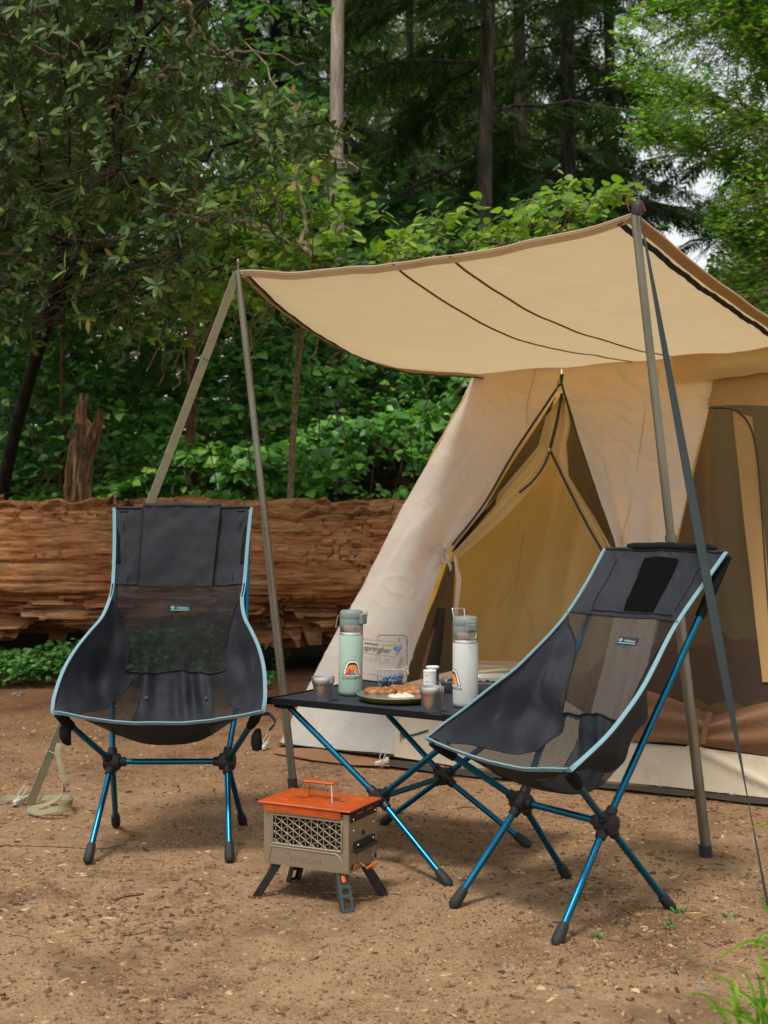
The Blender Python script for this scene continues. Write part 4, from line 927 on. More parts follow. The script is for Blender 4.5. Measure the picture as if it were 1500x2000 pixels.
# cloth tie with its bow
tie = wall_at(871, 1076)[0] + WN * .02; pxm = .00235
def tb(pts, hw=.008): 
    P = smoothpath([tie + np.array([(x - 871) * pxm, dy, -(y - 1076) * pxm]) for x, y, dy in pts], 22); mk('tie', ribbon(P, np.array([.25, .2, 1.]), hw, .002), M_CAN, tent)
tb([(876, 1082, 0), (862, 1066, -.02), (848, 1068, -.03), (845, 1078, -.03), (862, 1080, -.02), (876, 1084, 0)])
tb([(874, 1078, 0), (877, 1095, -.02), (882, 1108, -.02), (886, 1124, -.01)], .009)
tb([(872, 1084, 0), (860, 1098, -.02), (852, 1118, -.02), (850, 1132, -.01)], .008)
tb([(866, 1090, -.01), (868, 1100, -.03), (878, 1100, -.03), (880, 1088, -.01)], .006)
tb([(840, 1160, .0), (834, 1180, -.01), (829, 1192, -.01)], .006)
mk('tie', lathe([(.002, -.014), (.014, -.008), (.016, .004), (.003, .014)], tie + WN * .008, 12, (0, 0, 1)), M_CAN, tent)
# sewn label low on the left wall
lo, lx, lup = wall_at(742, 1290)[0], nrm(wall_at(800, 1297)[0] - wall_at(690, 1283)[0]), nrm(wall_at(742, 1240)[0] - wall_at(742, 1330)[0])
ln_ = np.cross(lx, lup); ln_ = ln_ if ln_[1] < 0 else -ln_
for k, (dy, h) in enumerate(((.105, .020), (.06, .038), (-.005, .036), (-.06, .022), (-.10, .018))):
    P = np.array([lo + lx * (-.10 + .21 * q / 11) + lup * (dy + .002 * math.sin(q * 1.3 + k)) + ln_ * .014 for q in range(12)])
    mk('storage_fold', ribbon(P, lup, h * .9, .010), M_CAN, tent)
M_INK = plain('black_ink', (.01, .01, .01), .7); M_EMB = plain('stitched_letters', lin(150, 132, 108), .9)
lt = mk('sewn_label', rbox(lo + lup * .055 + ln_ * .0215, lx, lup, ln_, .10, .034, .0015, .001), M_CAN, tent); lt['label'] = 'printed canvas label with black italic lettering behind the bottles'
c_ = lo + lup * .035 + ln_ * .0238 + lx * (-.005)
mk('lettering', text_vf('springbar', .040, on_plane(c_, lx, lup), shear=.25, bold=.0006), M_INK, lt, smooth=False)
mk('bar_mark', rbox(c_ + lup * .036 + lx * -.03, lx, lup, ln_, .04, .0025, .0008, .0004), M_INK, lt)
mk('lettering', text_vf('TRAVELER', .036, on_plane(lo - lup * .018 + ln_ * .0200 - lx * .018, lx, lup), shear=.2), M_EMB, lt, smooth=False)
# seams on the walls
def seam(pts, off=.005): 
    P = smoothpath(wall_at(*np.array(pts, float).T) + WN * off, 30); mk('seam', tube(P, .0018, 5), M_CANIN, tent)
seam([(1050, 722), (1034, 780), (1030, 830)], .014); seam([(1287, 720), (1284, 800), (1286, 860)], .012); seam([(1262, 800), (1240, 950), (1215, 1060)], .012)
# floor, back, sides and roof
u_ = nrm(B1 - B0); v_ = np.array([-u_[1], u_[0], 0]); dep = 2.45
LB, RB = W(np.array(0.), np.array(0.)), W(np.array(1.75), np.array(0.)); LE, RE_ = W(np.array(0.), np.array(1.)), W(np.array(1.75), np.array(1.))
back = lambda p, k: p + v_ * k
LBb, RBb, LEb, REb = back(LB, dep + .45), back(RB, dep + .45), back(LE, 1.55), back(RE_, 1.55)
def quadcloth(name, a, b, c, d, m, n, mat, amp=.01, fold=0.0, nf=9, seed=1.0):
    s, t = np.meshgrid(np.linspace(0, 1, m), np.linspace(0, 1, n), indexing='ij'); P = ((1 - s) * (1 - t))[..., None] * a + (s * (1 - t))[..., None] * b + (s * t)[..., None] * c + ((1 - s) * t)[..., None] * d
    N = nrm(np.cross(b - a, d - a)); ph = fbm(s * 3, t * 1.0, seed, 2)
    P = P + N * (amp * fbm(s * 6, t * 6, seed, 3) + fold * np.sin(nf * 6.283 * s + 3.5 * ph) * np.sin(math.pi * np.clip(t * .9 + .08, 0, 1)))[..., None]; V, F = gridmesh(P); return mk(name, (V, F), mat, tent)
quadcloth('groundsheet', LB + (0, 0, .015), RB + (0, 0, .015), RBb + (0, 0, .015), LBb + (0, 0, .015), 20, 12, M_PVC, .004)
quadcloth('back_wall', LBb, RBb, REb, LEb, 160, 40, M_CANIN, .012, .02, 14, 3.0)
quadcloth('side_wall', LB, LBb, LEb, LE, 30, 30, M_CAN, .01)
quadcloth('side_wall', RB, RBb, REb, RE_, 30, 30, M_CAN, .01)
rdg = np.array([0, 0, .16]); LR, RR_ = (LE + LEb) / 2 + rdg, (RE_ + REb) / 2 + rdg
quadcloth('roof', LE, RE_, RR_, LR, 40, 16, M_ROOF, .012); quadcloth('roof', LR, RR_, REb, LEb, 40, 16, M_ROOF, .012)
# a drop curtain just inside the door, with its seams
ci = [back(wall_at(x, y)[0], .55) for x, y in ((655, 1330), (1330, 1330), (1330, 735), (945, 735))]
quadcloth('inner_curtain', ci[0] - np.array([0, 0, .15]), ci[1] - np.array([0, 0, .15]), ci[2], ci[3], 200, 40, M_CANIN, .008, .034, 7, 7.0)
def iseam(pts): mk('seam', tube(smoothpath([back(wall_at(x, y)[0], .525) for x, y in pts], 20), .0022, 5), M_HEM, tent)
iseam([(938, 1040), (930, 1085), (924, 1128)]); iseam([(924, 1128), (905, 1165), (880, 1200)]); iseam([(924, 1128), (916, 1165), (906, 1210)]); iseam([(924, 1128), (945, 1220), (968, 1330)])
# sod cloth and the dark gap below the left wall
def gstrip(name, A, B, mat, z=.006):
    PA = polyline([GP(*p, z=z)[:2] for p in A], 24); PB = polyline([GP(*p, z=z)[:2] for p in B], 24); s = np.linspace(0, 1, 5)
    Q = PA[:, None] * (1 - s)[None, :, None] + PB[:, None] * s[None, :, None]; zz = ground_z(Q[..., 0], Q[..., 1]) + z + .006 * fbm(Q[..., 0] * 6, Q[..., 1] * 6, 2., 2)
    V, F = gridmesh(np.concatenate([Q, zz[..., None]], -1)); mk(name, (V, F), mat, tent)
gstrip('sod_cloth', [(540, 1458), (620, 1462), (700, 1475), (760, 1485)], [(534, 1468), (610, 1482), (690, 1492), (760, 1496)], M_BROWN, .012)
gstrip('groundsheet_edge', [(752, 1482), (900, 1502), (1100, 1524), (1300, 1542), (1500, 1562), (1690, 1584)], [(752, 1494), (900, 1513), (1100, 1534), (1300, 1553), (1500, 1574), (1690, 1598)], M_PVC, .012)

# the awning
AL, AR = PX(465, 531, 5.07), PX(1240, 418, 4.074); RLc, RRc = E0 + np.array([0, 0, -.004]), AR + (E0 - AL) * np.array([1, 1, 0]); RRc[2] = E0[2]
def awn(s, t):                    # s along the poles, t towards the tent
    s = np.asarray(s, float); t = np.asarray(t, float)
    P = ((1 - s) * (1 - t))[..., None] * AL + (s * (1 - t))[..., None] * AR + (s * t)[..., None] * RRc + ((1 - s) * t)[..., None] * RLc
    front = -.055 * 4 * s * (1 - s) * (1 - t); side = -.125 * np.sin(math.pi * t ** .85) * np.interp(s, [0, .3, .7, 1], [1.15, .95, .55, .16])
    P[..., 2] += front + side + .0012 * np.exp(-t * 6) * np.sin(s * 50 + 3 * fbm(s * 4, t, 1., 2)) + .006 * fbm(s * 5, t * 5, 3.0, 3) + .003 * np.sin(26 * s + 9 * t); return P
sg, tg = np.meshgrid(np.linspace(0, 1, 90), np.linspace(0, 1, 70), indexing='ij'); V, F = gridmesh(awn(sg, tg)); mk('awning', (V, F), M_AWN, tent)
def strip(name, sf, tf, n, wid, mat, drop, th=.002):
    q = np.linspace(0, 1, n); P = awn(sf(q), tf(q)) - np.array([0, 0, drop]); mk(name, ribbon(P, wid(q), *((.022, th) if name == 'hem' else (.008, .004))), mat, tent)
q = np.linspace(0, 1, 60)
Pf = awn(q, 0 * q); mk('hem', ribbon(Pf - np.array([0, -.006, .014]), np.array([.05, .35, -1.]), .010, .003), M_HEM, tent)
mk('edge_cord', tube(Pf + np.array([0, 0, .002]), .0028, 8), M_CAN, tent)
for s0, sg_ in ((0.0, 1), (1.0, -1)):
    Ps = awn(s0 + 0 * q, q); wdir = (AR - AL) * np.array([1, 1, 0]) * sg_
    mk('hem', ribbon(Ps + nrm(wdir) * .016 - np.array([0, 0, .010]), wdir + np.array([0, 0, -.7]), .018, .003), M_HEM, tent)
    mk('edge_cord', tube(Ps + np.array([0, 0, .002]), .0028, 8), M_CAN, tent)
    wob = np.array([0, 0, 1])[None] * (.0018 * np.sin(q * 47) + .0015 * np.sin(q * 131))[:, None]
    mk('awning_zip', ribbon(Ps + nrm(wdir) * .052 - np.array([0, 0, .024]) + wob, wdir + np.array([0, 0, -.6]), .010, .005), M_ZIP, tent)
for sa_, sb_ in ((.444, .511), (.587, .639)):
    Ps = awn(sa_ + (sb_ - sa_) * q, q * .995); mk('awning_seam', ribbon(Ps - np.array([0, 0, .002]), AR - AL, .0052, .003), M_SEAM, tent)

# awning poles
M_POLE = plain('galvanised_steel', lin(122, 121, 110), .40, metal=.85, var=.2, scale=18, dirt=(lin(120, 104, 80), 7.0, .7), stretch=(1, 1, .3))
M_RUB = plain('black_rubber', (.016, .016, .017), .65, bump=.4, bscale=400)
def pole(bpx, tpx, tz, label, r0, jpx):
    b = GP(*bpx); t = PX(*tpx, b[1]); t[2] = tz
    o = root('awning_pole', (b[0], b[1], 0), label, 'pole', 'awning poles')
    j = b + (t - b) * jpx
    mk('lower_tube', tube([b + (0, 0, .02), b + (t - b) * .3, j], r0 * 1.12, 16), M_POLE, o, auto=40); mk('upper_tube', tube([j - (t - b) * .01, j + (t - j) * .5, t], r0 * .93, 16), M_POLE, o, auto=40)
    mk('joint_collar', tube([j - nrm(t - b) * .012, j + nrm(t - b) * .006], r0 * 1.25, 16), M_POLE, o, auto=40); mk('foot_cap', tube([b + (0, 0, -.01), b + (t - b) * .022], r0 * 1.35, 16), M_RUB, o, auto=40)
    mk('spike', lathe([(.004, 0), (.004, .03), (.006, .034), (.006, .042), (.002, .048)], t, 12), M_POLE, o); return b, t
pLb, pLt = pole((573, 1542), (465, 531), AL[2] + .004, 'left steel awning pole standing behind the orange topped fire box', .0145, .51)
pRb, pRt = pole((1380, 1678), (1240, 418), AR[2] - .006, 'right steel awning pole standing behind the high backed camp chair', .0150, .50)
# guy straps
M_STRAPG = plain('olive_webbing', lin(134, 128, 100), .85, bump=.6, bscale=700, var=.15)
M_STRAPD = plain('dark_green_webbing', lin(24, 38, 38), .8, bump=.6, bscale=700, var=.15)
M_ORG = plain('orange_edge', lin(150, 48, 20), .7); M_STAKE = plain('white_plastic', lin(170, 168, 154), .5, var=.1)
gl = root('guy_strap', tuple(GP(60, 1578)), 'olive webbing guy strap running from the left pole down behind the left chair', 'strap', 'guy straps')
e = GP(58, 1572); n = 30; P = np.array([pLt + (e - pLt) * t + np.array([0, -.004, -.03 * math.sin(math.pi * t)]) for t in np.linspace(.005, 1, n)])
mk('webbing', ribbon(P, np.array([.75, .5, .3]), .0175, .003), M_STRAPG, gl)
for f in (.165, .90): 
    c = pLt + (e - pLt) * f + np.array([0, -.006, -.03 * math.sin(math.pi * f)]); mk('stitching', tube([c + np.array([-.016, -.004, .008]), c + np.array([.016, -.004, -.008])], .0015, 5), M_ZIP if f < .5 else M_STAKE, gl)
tw = lambda pts, z: np.array([GP(x, y, 0) + np.array([0, 0, zz]) for (x, y), zz in zip(pts, z)])
Q = smoothpath([PX(115, 1452, 4.72), PX(112, 1470, 4.70), PX(118, 1500, 4.68), PX(126, 1530, 4.66), PX(118, 1556, 4.64), PX(88, 1572, 4.66), PX(60, 1580, 4.68), PX(55, 1586, 4.66), PX(75, 1588, 4.62), PX(110, 1580, 4.60), PX(138, 1568, 4.66), PX(139, 1558, 4.76), PX(110, 1557, 4.82), PX(50, 1559, 4.84), PX(15, 1559, 4.84), PX(-15, 1570, 4.8)], 90)
Q[:, 2] = np.maximum(Q[:, 2], .016); t = np.linspace(0, 1, 90)
Wd = np.stack([.8 * np.cos(6 * t) * (t < .35) + .0 * t, .5 + 0 * t, np.where(t < .35, .3, 1.0)], 1)
mk('loose_tail', ribbon(Q, Wd, np.where(t < .35, .009, .010), .0022), M_STRAPG, gl)
gr = root('guy_strap', tuple(GP(1514, 1915)), 'dark green webbing guy strap slanting from the right pole top to the lower right', 'strap', 'guy straps')
e = GP(1512, 1912); P = np.array([pRt + np.array([.012, -.03, -.01]) + (e - pRt) * t + np.array([0, 0, -.012 * math.sin(math.pi * t)]) for t in np.linspace(0, 1, 60)])
tt = np.linspace(0, 1, 60); an = np.interp(tt, [0, .15, .45, .62, .75, .80, 1], [1.35, .95, .15, .2, 1.2, 1.40, 1.1]); Wd = np.stack([np.cos(an), np.sin(an) * .95, .15 + 0 * an], 1)
mk('webbing', ribbon(P, Wd, .0125, .003), M_STRAPD, gr)
top = pRt + np.array([0, 0, .02]); mk('strap_loop', lathe([(.019, -.018), (.021, -.006), (.020, .010), (.015, .024), (.007, .030), (.001, .031)], top + np.array([.008, -.004, -.004]), 18), M_RUB, gr)
mk('loop_binding', tube(smoothpath([top + (-.022, -.022, -.014), top + (-.029, -.022, .02), top + (-.008, -.022, .05)], 12), .0016, 6), M_ORG, gr); mk('loop_binding', tube(smoothpath([top + (.020, -.022, .012), top + (.024, -.022, .0), top + (.030, -.022, -.014)], 8), .0016, 6), M_ORG, gr)
def stake(px, py, label, ang):
    p = GP(px, py) + np.array([0, 0, .018]); ax = np.array([math.cos(ang), math.sin(ang), .2]); o = root('tent_stake', (p[0], p[1], 0), label, 'stake', 'plastic tent stakes')
    b = MB(); b.add(rbox(p, ax, (-math.sin(ang), math.cos(ang), 0), (0, 0, 1), .032, .010, .010, .004)); b.add(rbox(p - np.array([0, 0, .02]), (1, 0, 0), (0, 1, 0), (0, 0, 1), .008, .008, .02, .003))
    b.add(rbox(p + nrm(ax) * .022 + (0, 0, .008), ax, (0, 1, 0), (0, 0, 1), .009, .008, .008, .003)); mk('head', b.vf, M_STAKE, o)
    mk('loop_cord', tube(smoothpath([p + (.02, .03, .045), p + (.010, .01, .022), p + (0, -.012, .010), p + (-.010, .01, .022), p + (.008, .035, .048)], 18), .0014, 6), M_STAKE, o)
stake(746, 1497, 'white plastic tent stake below the tent wall behind the table legs', .3); stake(518, 1464, 'white plastic tent stake at the left corner of the tent', 1.3); stake(40, 1572, 'white plastic stake at the foot of the olive strap', 1.0)
# bedding seen through the window screen
M_BLK = canvas('blanket_cloth', lin(150, 116, 82), lin(120, 90, 60), .05, wr=.9); M_YEL = plain('yellow_cloth', lin(176, 140, 50), .9, bump=.4); M_GRY = plain('grey_cloth', lin(84, 74, 68), .9, bump=.4)
def heap(name, c, ax, hx, hy, hz, mat, label, cat, seed):
    n, m = 60, 26; s, t = np.meshgrid(np.linspace(-1, 1, n), np.linspace(0, math.pi, m), indexing='ij'); e = (1 - np.abs(s) ** 4) ** .5
    ay = np.array([-ax[1], ax[0], 0]); x = s * hx; y = np.cos(t) * hy * e; z = np.sin(t) * hz * e * (1 + .35 * fbm(s * 2.2, t * 1.5, seed, 3)); z = z + .018 * np.sin(7 * s * hx * 6 + 3 * t)
    P = c + ax * x[..., None] + ay * y[..., None] + np.array([0, 0, 1.]) * (np.maximum(z, 0))[..., None]; V, F = gridmesh(P); tag(mk(name, (V, F), mat), label, cat)
hc = lambda x, y, k: back(wall_at(x, y)[0], k) * np.array([1, 1, 0]) + np.array([0, 0, .03])
heap('blanket', hc(1400, 1440, .75), u_, 1.0, .30, .42, M_BLK, 'rumpled tan blanket lying inside the tent behind the window screen', 'blanket', 1.0)
heap('sleeping_pad', hc(1470, 1450, .42), u_, .75, .16, .20, M_YEL, 'yellow sleeping pad inside the tent seen through the screen', 'sleeping pad', 2.0)
heap('sleeping_bag', hc(1380, 1450, .22), u_, .85, .14, .14, M_GRY, 'grey sleeping bag lying just inside the window screen', 'sleeping bag', 3.0)

# ------------------------------------------------------------------ camp chairs
M_FAB = plain('navy_black_cloth', lin(28, 30, 37), .78, var=.22, scale=5, bump=.5, bscale=26, spec=.35, dirt=(lin(74, 70, 66), 5.0, .12))
M_FABD = plain('black_cloth', (.005, .005, .006), .9, bump=.3, bscale=900, spec=.2)
M_NET = netting('seat_mesh', lin(30, 30, 32), .25, 520.0)
M_NET2 = netting('open_seat_mesh', lin(34, 33, 33), .40, 520.0)
M_BIND = plain('pale_blue_binding', lin(106, 138, 147), .8, var=.08, bump=.5, bscale=800)
M_BLUE = plain('blue_anodised_tube', lin(20, 98, 132), .30, metal=.85, var=.08, scale=12)
M_HUB = plain('black_nylon', (.006, .006, .0065), .55, bump=.2, bscale=200)
M_STITCH = plain('black_piping', (.006, .006, .007), .9)
M_LABEL = plain('label_green', lin(14, 28, 30), .8); M_WHITE = plain('white_print', lin(170, 172, 170), .7, var=.03); M_CYAN = plain('cyan_print', lin(90, 180, 196), .7)
M_FOOT = plain('foot_rubber', lin(24, 25, 25), .7, bump=.4, bscale=300)

def chair(c, Fv, knots, label, kind):
    """c feet centre on the ground, Fv forward; knots (centre f, z, edge f, z, half width)"""
    Fv = np.array([Fv[0], Fv[1], 0]); Fv = nrm(Fv); Wv = np.array([-Fv[1], Fv[0], 0])           # Wv to the chair's own left = picture right
    c = np.array([c[0], c[1], 0.0]); L = lambda f, s, z: c + Fv * f + Wv * s + np.array([0, 0, z])
    t = root('camp_chair', tuple(c), label, 'chair', 'camp chairs by the table'); K = np.array(knots, float); nk = len(K)
    KP = np.array([smoothpath(K[:, i:i + 1].repeat(3, 1), 91)[:, 0] for i in range(5)]).T        # spline through the knots, v = 0..9
    def at(v): return np.array([np.interp(v, np.linspace(0, nk - 1, 91), KP[:, i]) for i in range(5)])
    def surf(u, v, off=0.0):
        u = np.asarray(u, float); v = np.asarray(v, float); cf, cz, ef, ez, hw = at(v)
        pw = np.interp(v, [0, 1, 3, 5, 7, 9], [2.2, 2.3, 2.6, 2.5, 2.4, 2.2]); wgt = np.abs(u) ** pw
        wing = np.clip(1 - np.abs(v - 3.4) / 3.2, 0, 1) * np.clip((np.abs(u) - .45) / .3, 0, 1) * np.clip((1 - np.abs(u)) / .12, 0, 1)
        fold = .010 * wing * np.sin(16 * np.abs(u) + 3.5 * v + 2 * np.sign(u)) + .008 * wing * np.sin(31 * np.abs(u) - 2 * v + np.sin(3 * v))
        lowp = np.clip(1 - np.abs(v - 4.3) / 1.1, 0, 1) * np.clip((.52 - np.abs(u)) / .1, 0, 1); fold = fold + .009 * lowp * np.sin(26 * u + 1.3 * v) * (1 + .5 * np.sin(9 * u))
        fold = fold + .0055 * fbm(u * 3 + 9, v * 1.2, 2.0 + kind, 4) * np.clip((1 - np.abs(u)) / .1, 0, 1)
        bulge = .020 * np.clip(1 - np.abs(v - 3.2) / 3.0, 0, 1) * np.clip(1 - np.abs(np.abs(u) - .82) / .18, 0, 1)
        f = cf + (ef - cf) * wgt + off + fold; z = cz + (ez - cz) * wgt + fold * .6; s = u * hw + np.sign(u) * bulge
        return c + Fv * f[..., None] + Wv * s[..., None] + np.array([0, 0, 1.]) * z[..., None]
    nu, nv = 140, 190; ug = np.linspace(-1, 1, nu); vg = np.linspace(0, 9, nv); vv, uu = np.meshgrid(vg, ug, indexing='ij'); G = surf(uu, vv)
    um, vm = np.meshgrid((ug[1:] + ug[:-1]) / 2, (vg[1:] + vg[:-1]) / 2); au = np.abs(um)
    if kind == 0:  mu = lambda v: np.interp(v, [3, 5, 5.5, 5.9, 6.2, 7], [.64, .68, .76, .88, 1.0, 1.0]); lo0, lo1 = .46, lambda v: np.interp(v, [.4, 2, 4.6], [.80, .74, .56])
    else:          mu = lambda v: np.interp(v, [3, 5, 5.6, 6.2, 6.6, 7], [.50, .52, .60, .74, .92, 1.0]); lo0, lo1 = .30, lambda v: np.interp(v, [.35, 1.5, 4.6], [.86, .78, .46])
    vlow = lambda u: 5 - 1.35 * np.abs(u) ** 2
    isnet = ((vm > vlow(um)) & (vm < 7) & (au < mu(vm))) | ((vm > .55) & (vm < vlow(um) - .12) & (au > lo0) & (au < lo1(vm)))
    head = vm >= 7; seatp = (vm < 7) & ~isnet; wings = np.zeros_like(seatp)
    V, Fq = gridmesh(G)
    def sub(name, mask, mat):
        f = Fq[mask.ravel()]; ids, inv = np.unique(f, return_inverse=True); return mk(name, (V[ids], inv.reshape(-1, 4)), mat, t)
    sub('seat_cloth', seatp | wings, M_FAB); sub('mesh_panel', isnet, M_NET2 if kind else M_NET); sub('head_panel', head, M_FAB)
    # seams
    def sm(us, vs, r=.0026): mk('seam', tube(surf(np.array(us), np.array(vs), .003), r, 6), M_STITCH, t)
    q = np.linspace(0, 1, 40)
    sm(-1 + 2 * q, 7 + 0 * q); ux = mu(4.5) * (2 * q - 1); sm(ux, vlow(ux))
    for s in (-1, 1):
        vv_ = vlow(mu(4.5)) + (7 - vlow(mu(4.5))) * q; sm(s * mu(vv_), vv_); vv_ = .6 + 3.7 * q; sm(s * lo1(vv_), vv_, .0018); sm(s * (lo0 + 0 * q), vv_, .0018)
    # binding all round the cloth
    edge = np.concatenate([surf(-1 + 0 * q, 9 * (1 - q)), surf(-1 + 2 * q[1:], 0 * q[1:]), surf(1 + 0 * q[1:], 9 * q[1:])])
    d = np.gradient(edge, axis=0); wd = np.zeros_like(edge); n1 = len(q)
    wd[:n1] = Wv * .9 + np.array([0, 0, .35]) - Fv * .1; wd[-(n1 - 1):] = -Wv * .9 + np.array([0, 0, .35]) - Fv * .1; wd[n1:-(n1 - 1)] = Fv * .55 + np.array([0, 0, .7])
    for _ in range(10): wd[1:-1] = (wd[:-2] + wd[1:-1] + wd[2:]) / 3
    mk('edge_binding', ribbon(smoothpath(edge, 220), np.array([np.interp(np.linspace(0, 1, 220), np.linspace(0, 1, len(wd)), wd[:, i]) for i in range(3)]).T, .0060, .004), M_BIND, t)
    mk('top_hem', tube(surf(-.985 + 1.97 * q, 9 + 0 * q, .0), .0055, 8), M_FAB, t)
    # frame
    hub_h, hub_s = .272, .19 if kind == 0 else .161; fs, ff = (.222, .236) if kind == 0 else (.198, .2285)
    hubs = [L(0, s * hub_s, hub_h) for s in (-1, 1)]; rt = .0098
    mk('crossbar', tube([hubs[0], (hubs[0] + hubs[1]) / 2, hubs[1]], rt, 14), M_BLUE, t)
    for s, h in zip((-1, 1), hubs):
        ta = at(9.0); te = at(0.0)
        fc = L(te[2] - .012, s * (te[4] - .018), te[3] - .012); bc = L(ta[2] - .014, s * (ta[4] - .012), ta[3] - .02)
        for f0 in (ff, -ff):
            ft = L(f0, s * fs, .006); lg = mk('leg', tube([h, h + (ft - h) * .5, ft], rt, 14), M_BLUE, t); ax = nrm(h - ft)
            mk('foot', tube([ft - ax * .004, ft + ax * .004, ft + ax * .018, ft + ax * .052, ft + ax * .060], [.009, .0155, .0165, .0145, .0125], 14), M_FOOT, lg)
        mk('seat_arm', tube([h, (h + fc) / 2, fc], rt, 14), M_BLUE, t); mk('back_arm', tube(smoothpath([h, h + (bc - h) * .42 - Fv * (.075 if kind == 0 else .0) + Wv * s * (.02 if kind == 0 else 0), bc], 16), rt, 14), M_BLUE, t)
        j = h + (bc - h) * .42 - Fv * (.075 if kind == 0 else .0) + Wv * s * (.02 if kind == 0 else 0); mk('tube_joint', tube([j - nrm(bc - h) * .004, j + nrm(bc - h) * .004], rt * 1.06, 14), M_BLUE, t)
        hb = MB(); hb.add(lathe([(.012, -.030), (.026, -.026), (.030, -.012), (.030, .012), (.026, .026), (.012, .030)], h, 18, Wv))
        for e in (fc, bc, L(ff, s * fs, 0), L(-ff, s * fs, 0), hubs[0 if s > 0 else 1]): 
            dr = nrm(e - h); hb.add(tube([h, h + dr * .028, h + dr * .046], [.017, .0165, .0145], 12))
        mk('hub', hb.vf, M_HUB, t, auto=35)
        # corner pockets that take the arms
        d1 = nrm(fc - h); mk('corner_pocket', tube([fc - d1 * .075, fc - d1 * .03, fc + d1 * .008], [.014, .017, .013], 10), M_FABD, t)
        d2 = nrm(bc - h); mk('corner_pocket', tube([bc - d2 * .19, bc - d2 * .1, bc + d2 * .008], [.0135, .016, .014], 10), M_FABD, t)
    # label
    lu, lv = (0.0, 6.42) if kind == 0 else (0.05, 6.50)
    p0 = surf(np.array(lu), np.array(lv), .006); xx = Wv; p1 = surf(np.array(lu), np.array(lv + .15), .006); yy = nrm(p1 - p0); nn = np.cross(xx, yy)
    hw_, hh_ = (.037, .0125)
    lb = mk('label', rbox(p0, xx, yy, nn, hw_, hh_, .0012, .0008), M_LABEL, t)
    pl = on_plane(p0 + nn * .002 + yy * -.004 + xx * .009, xx, yy)
    mk('lettering', text_vf('Helinox', .0125, pl, shear=.12), M_WHITE, lb, smooth=False)
    dm = MB(); qd = p0 + nn * .0022 + xx * -.0255 + yy * .001
    for k in range(4):
        a0, a1 = k * math.pi / 2, (k + 1) * math.pi / 2; o1 = lambda a, r_: qd + r_ * (math.cos(a) * xx * 1.15 + math.sin(a) * yy)
        dm.add(([o1(a0, .0062), o1(a1, .0062), o1(a1, .0032), o1(a0, .0032)], [(0, 1, 2, 3)]))
    mk('diamond_mark', dm.vf, M_WHITE, lb, smooth=False); mk('underline', rbox(p0 + nn * .002 - yy * .0085, xx, yy, nn, .033, .0011, .0004, .0002), M_CYAN, lb)
    return t, L, at, surf, Fv, Wv
LK = [(.2475, .440, .250, .476, .328), (.16, .375, .21, .52, .331), (.05, .335, .13, .59, .322), (-.07, .35, .05, .65, .300), (-.17, .43, -.02, .70, .270), (-.22, .55, -.08, .745, .240), (-.245, .70, -.14, .80, .226), (-.275, .842, -.21, .850, .228), (-.30, .98, -.27, .985, .234), (-.32, 1.115, -.315, 1.116, .243)]
RK = [(.24, .434, .257, .465, .277), (.15, .37, .20, .495, .28), (.05, .335, .115, .537, .274), (-.05, .335, .03, .588, .262), (-.125, .41, -.05, .637, .244), (-.145, .528, -.12, .693, .228), (-.22, .66, -.18, .745, .214), (-.305, .794, -.24, .800, .207), (-.37, .89, -.335, .893, .214), (-.43, .987, -.425, .987, .228)]
t, L, at, surf, Fv, Wv = chair((-.711, 4.2475), (.02, -1), LK, 'wide black camp chair with a head pillow facing the camera at left', 0)
# pillow flap over the head panel
q = np.linspace(0, 1, 30); us, vs = np.meshgrid(np.linspace(-.58, .56, 26), np.linspace(6.98, 9.05, 30), indexing='ij')
lean = (9 - vs) * -.035
Pp = surf(us + lean, np.minimum(vs, 9), .010) + np.array([0, 0, 1.]) * (np.maximum(vs - 9, 0) * .25)[..., None] + Fv * (.010 * np.sin(math.pi * np.clip((vs - 6.98) / 2.07, 0, 1)) * (1 - (us / .6) ** 4) + .003 * fbm(us * 6, vs * 2, 5., 3))[..., None]
V, F = gridmesh(Pp); mk('pillow_flap', (V, F), M_FAB, t)
Pt = surf(np.linspace(-.58, .56, 12), 9 + np.zeros(12), .0) + np.array([0, 0, .010]); mk('pillow_roll', tube(Pt - Fv * -.004, .009, 10), M_FAB, t)
for uu_ in (-.58, .56): mk('seam', tube(surf(uu_ + (9 - np.linspace(6.98, 9, 20)) * -.035, np.linspace(6.98, 9, 20), .018), .0016, 5), M_STITCH, t)
for s in (-1, 1):
    for (u0, v0, u1, v1) in ((.80, 8.9, .92, 8.9), (.86, 8.35, .86, 8.62), (.80, 7.12, .80, 7.3)):
        mk('stitch_mark', tube(surf(np.array([s * u0, s * (u0 + u1) / 2, s * u1]), np.array([v0, (v0 + v1) / 2, v1]), .003), .0018, 5), M_STITCH, t)
# side pouches hanging below the front corners
for s, (dx, dz, sc) in ((-1, (-.006, -.03, .72)), (1, (.008, -.05, .62))):
    p = L(.215, s * (.300 + dx), .43 + dz); V, F = lathe([(.004, -.055), (.03, -.045), (.036, -.01), (.032, .03), (.02, .05), (.004, .055)], p, 16); V = p + (V - p) * np.array([sc * .8, .6, sc]); V += .006 * np.stack([fbm(V[:, 0] * 30, V[:, 2] * 30, 1., 2)] * 3, 1); mk('side_pouch', (V, F), M_FABD, t)
p = L(.20, .345, .44); mk('pouch_strap', ribbon(smoothpath([p + (-.03, 0, .02), p + (0, -.01, .02), p + (.018, -.01, -.005), p + (0, -.01, -.03)], 14), np.array([0, 1., .2]), .012, .003), M_STRAPD, t)
for s in (-1, 1): mk('eyelet', lathe([(.001, 0), (.005, .0), (.0055, .0015), (.002, .002)], surf(np.array(s * .38), np.array(4.05), .004), 10, Fv + np.array([0, 0, .5])), M_HUB, t)

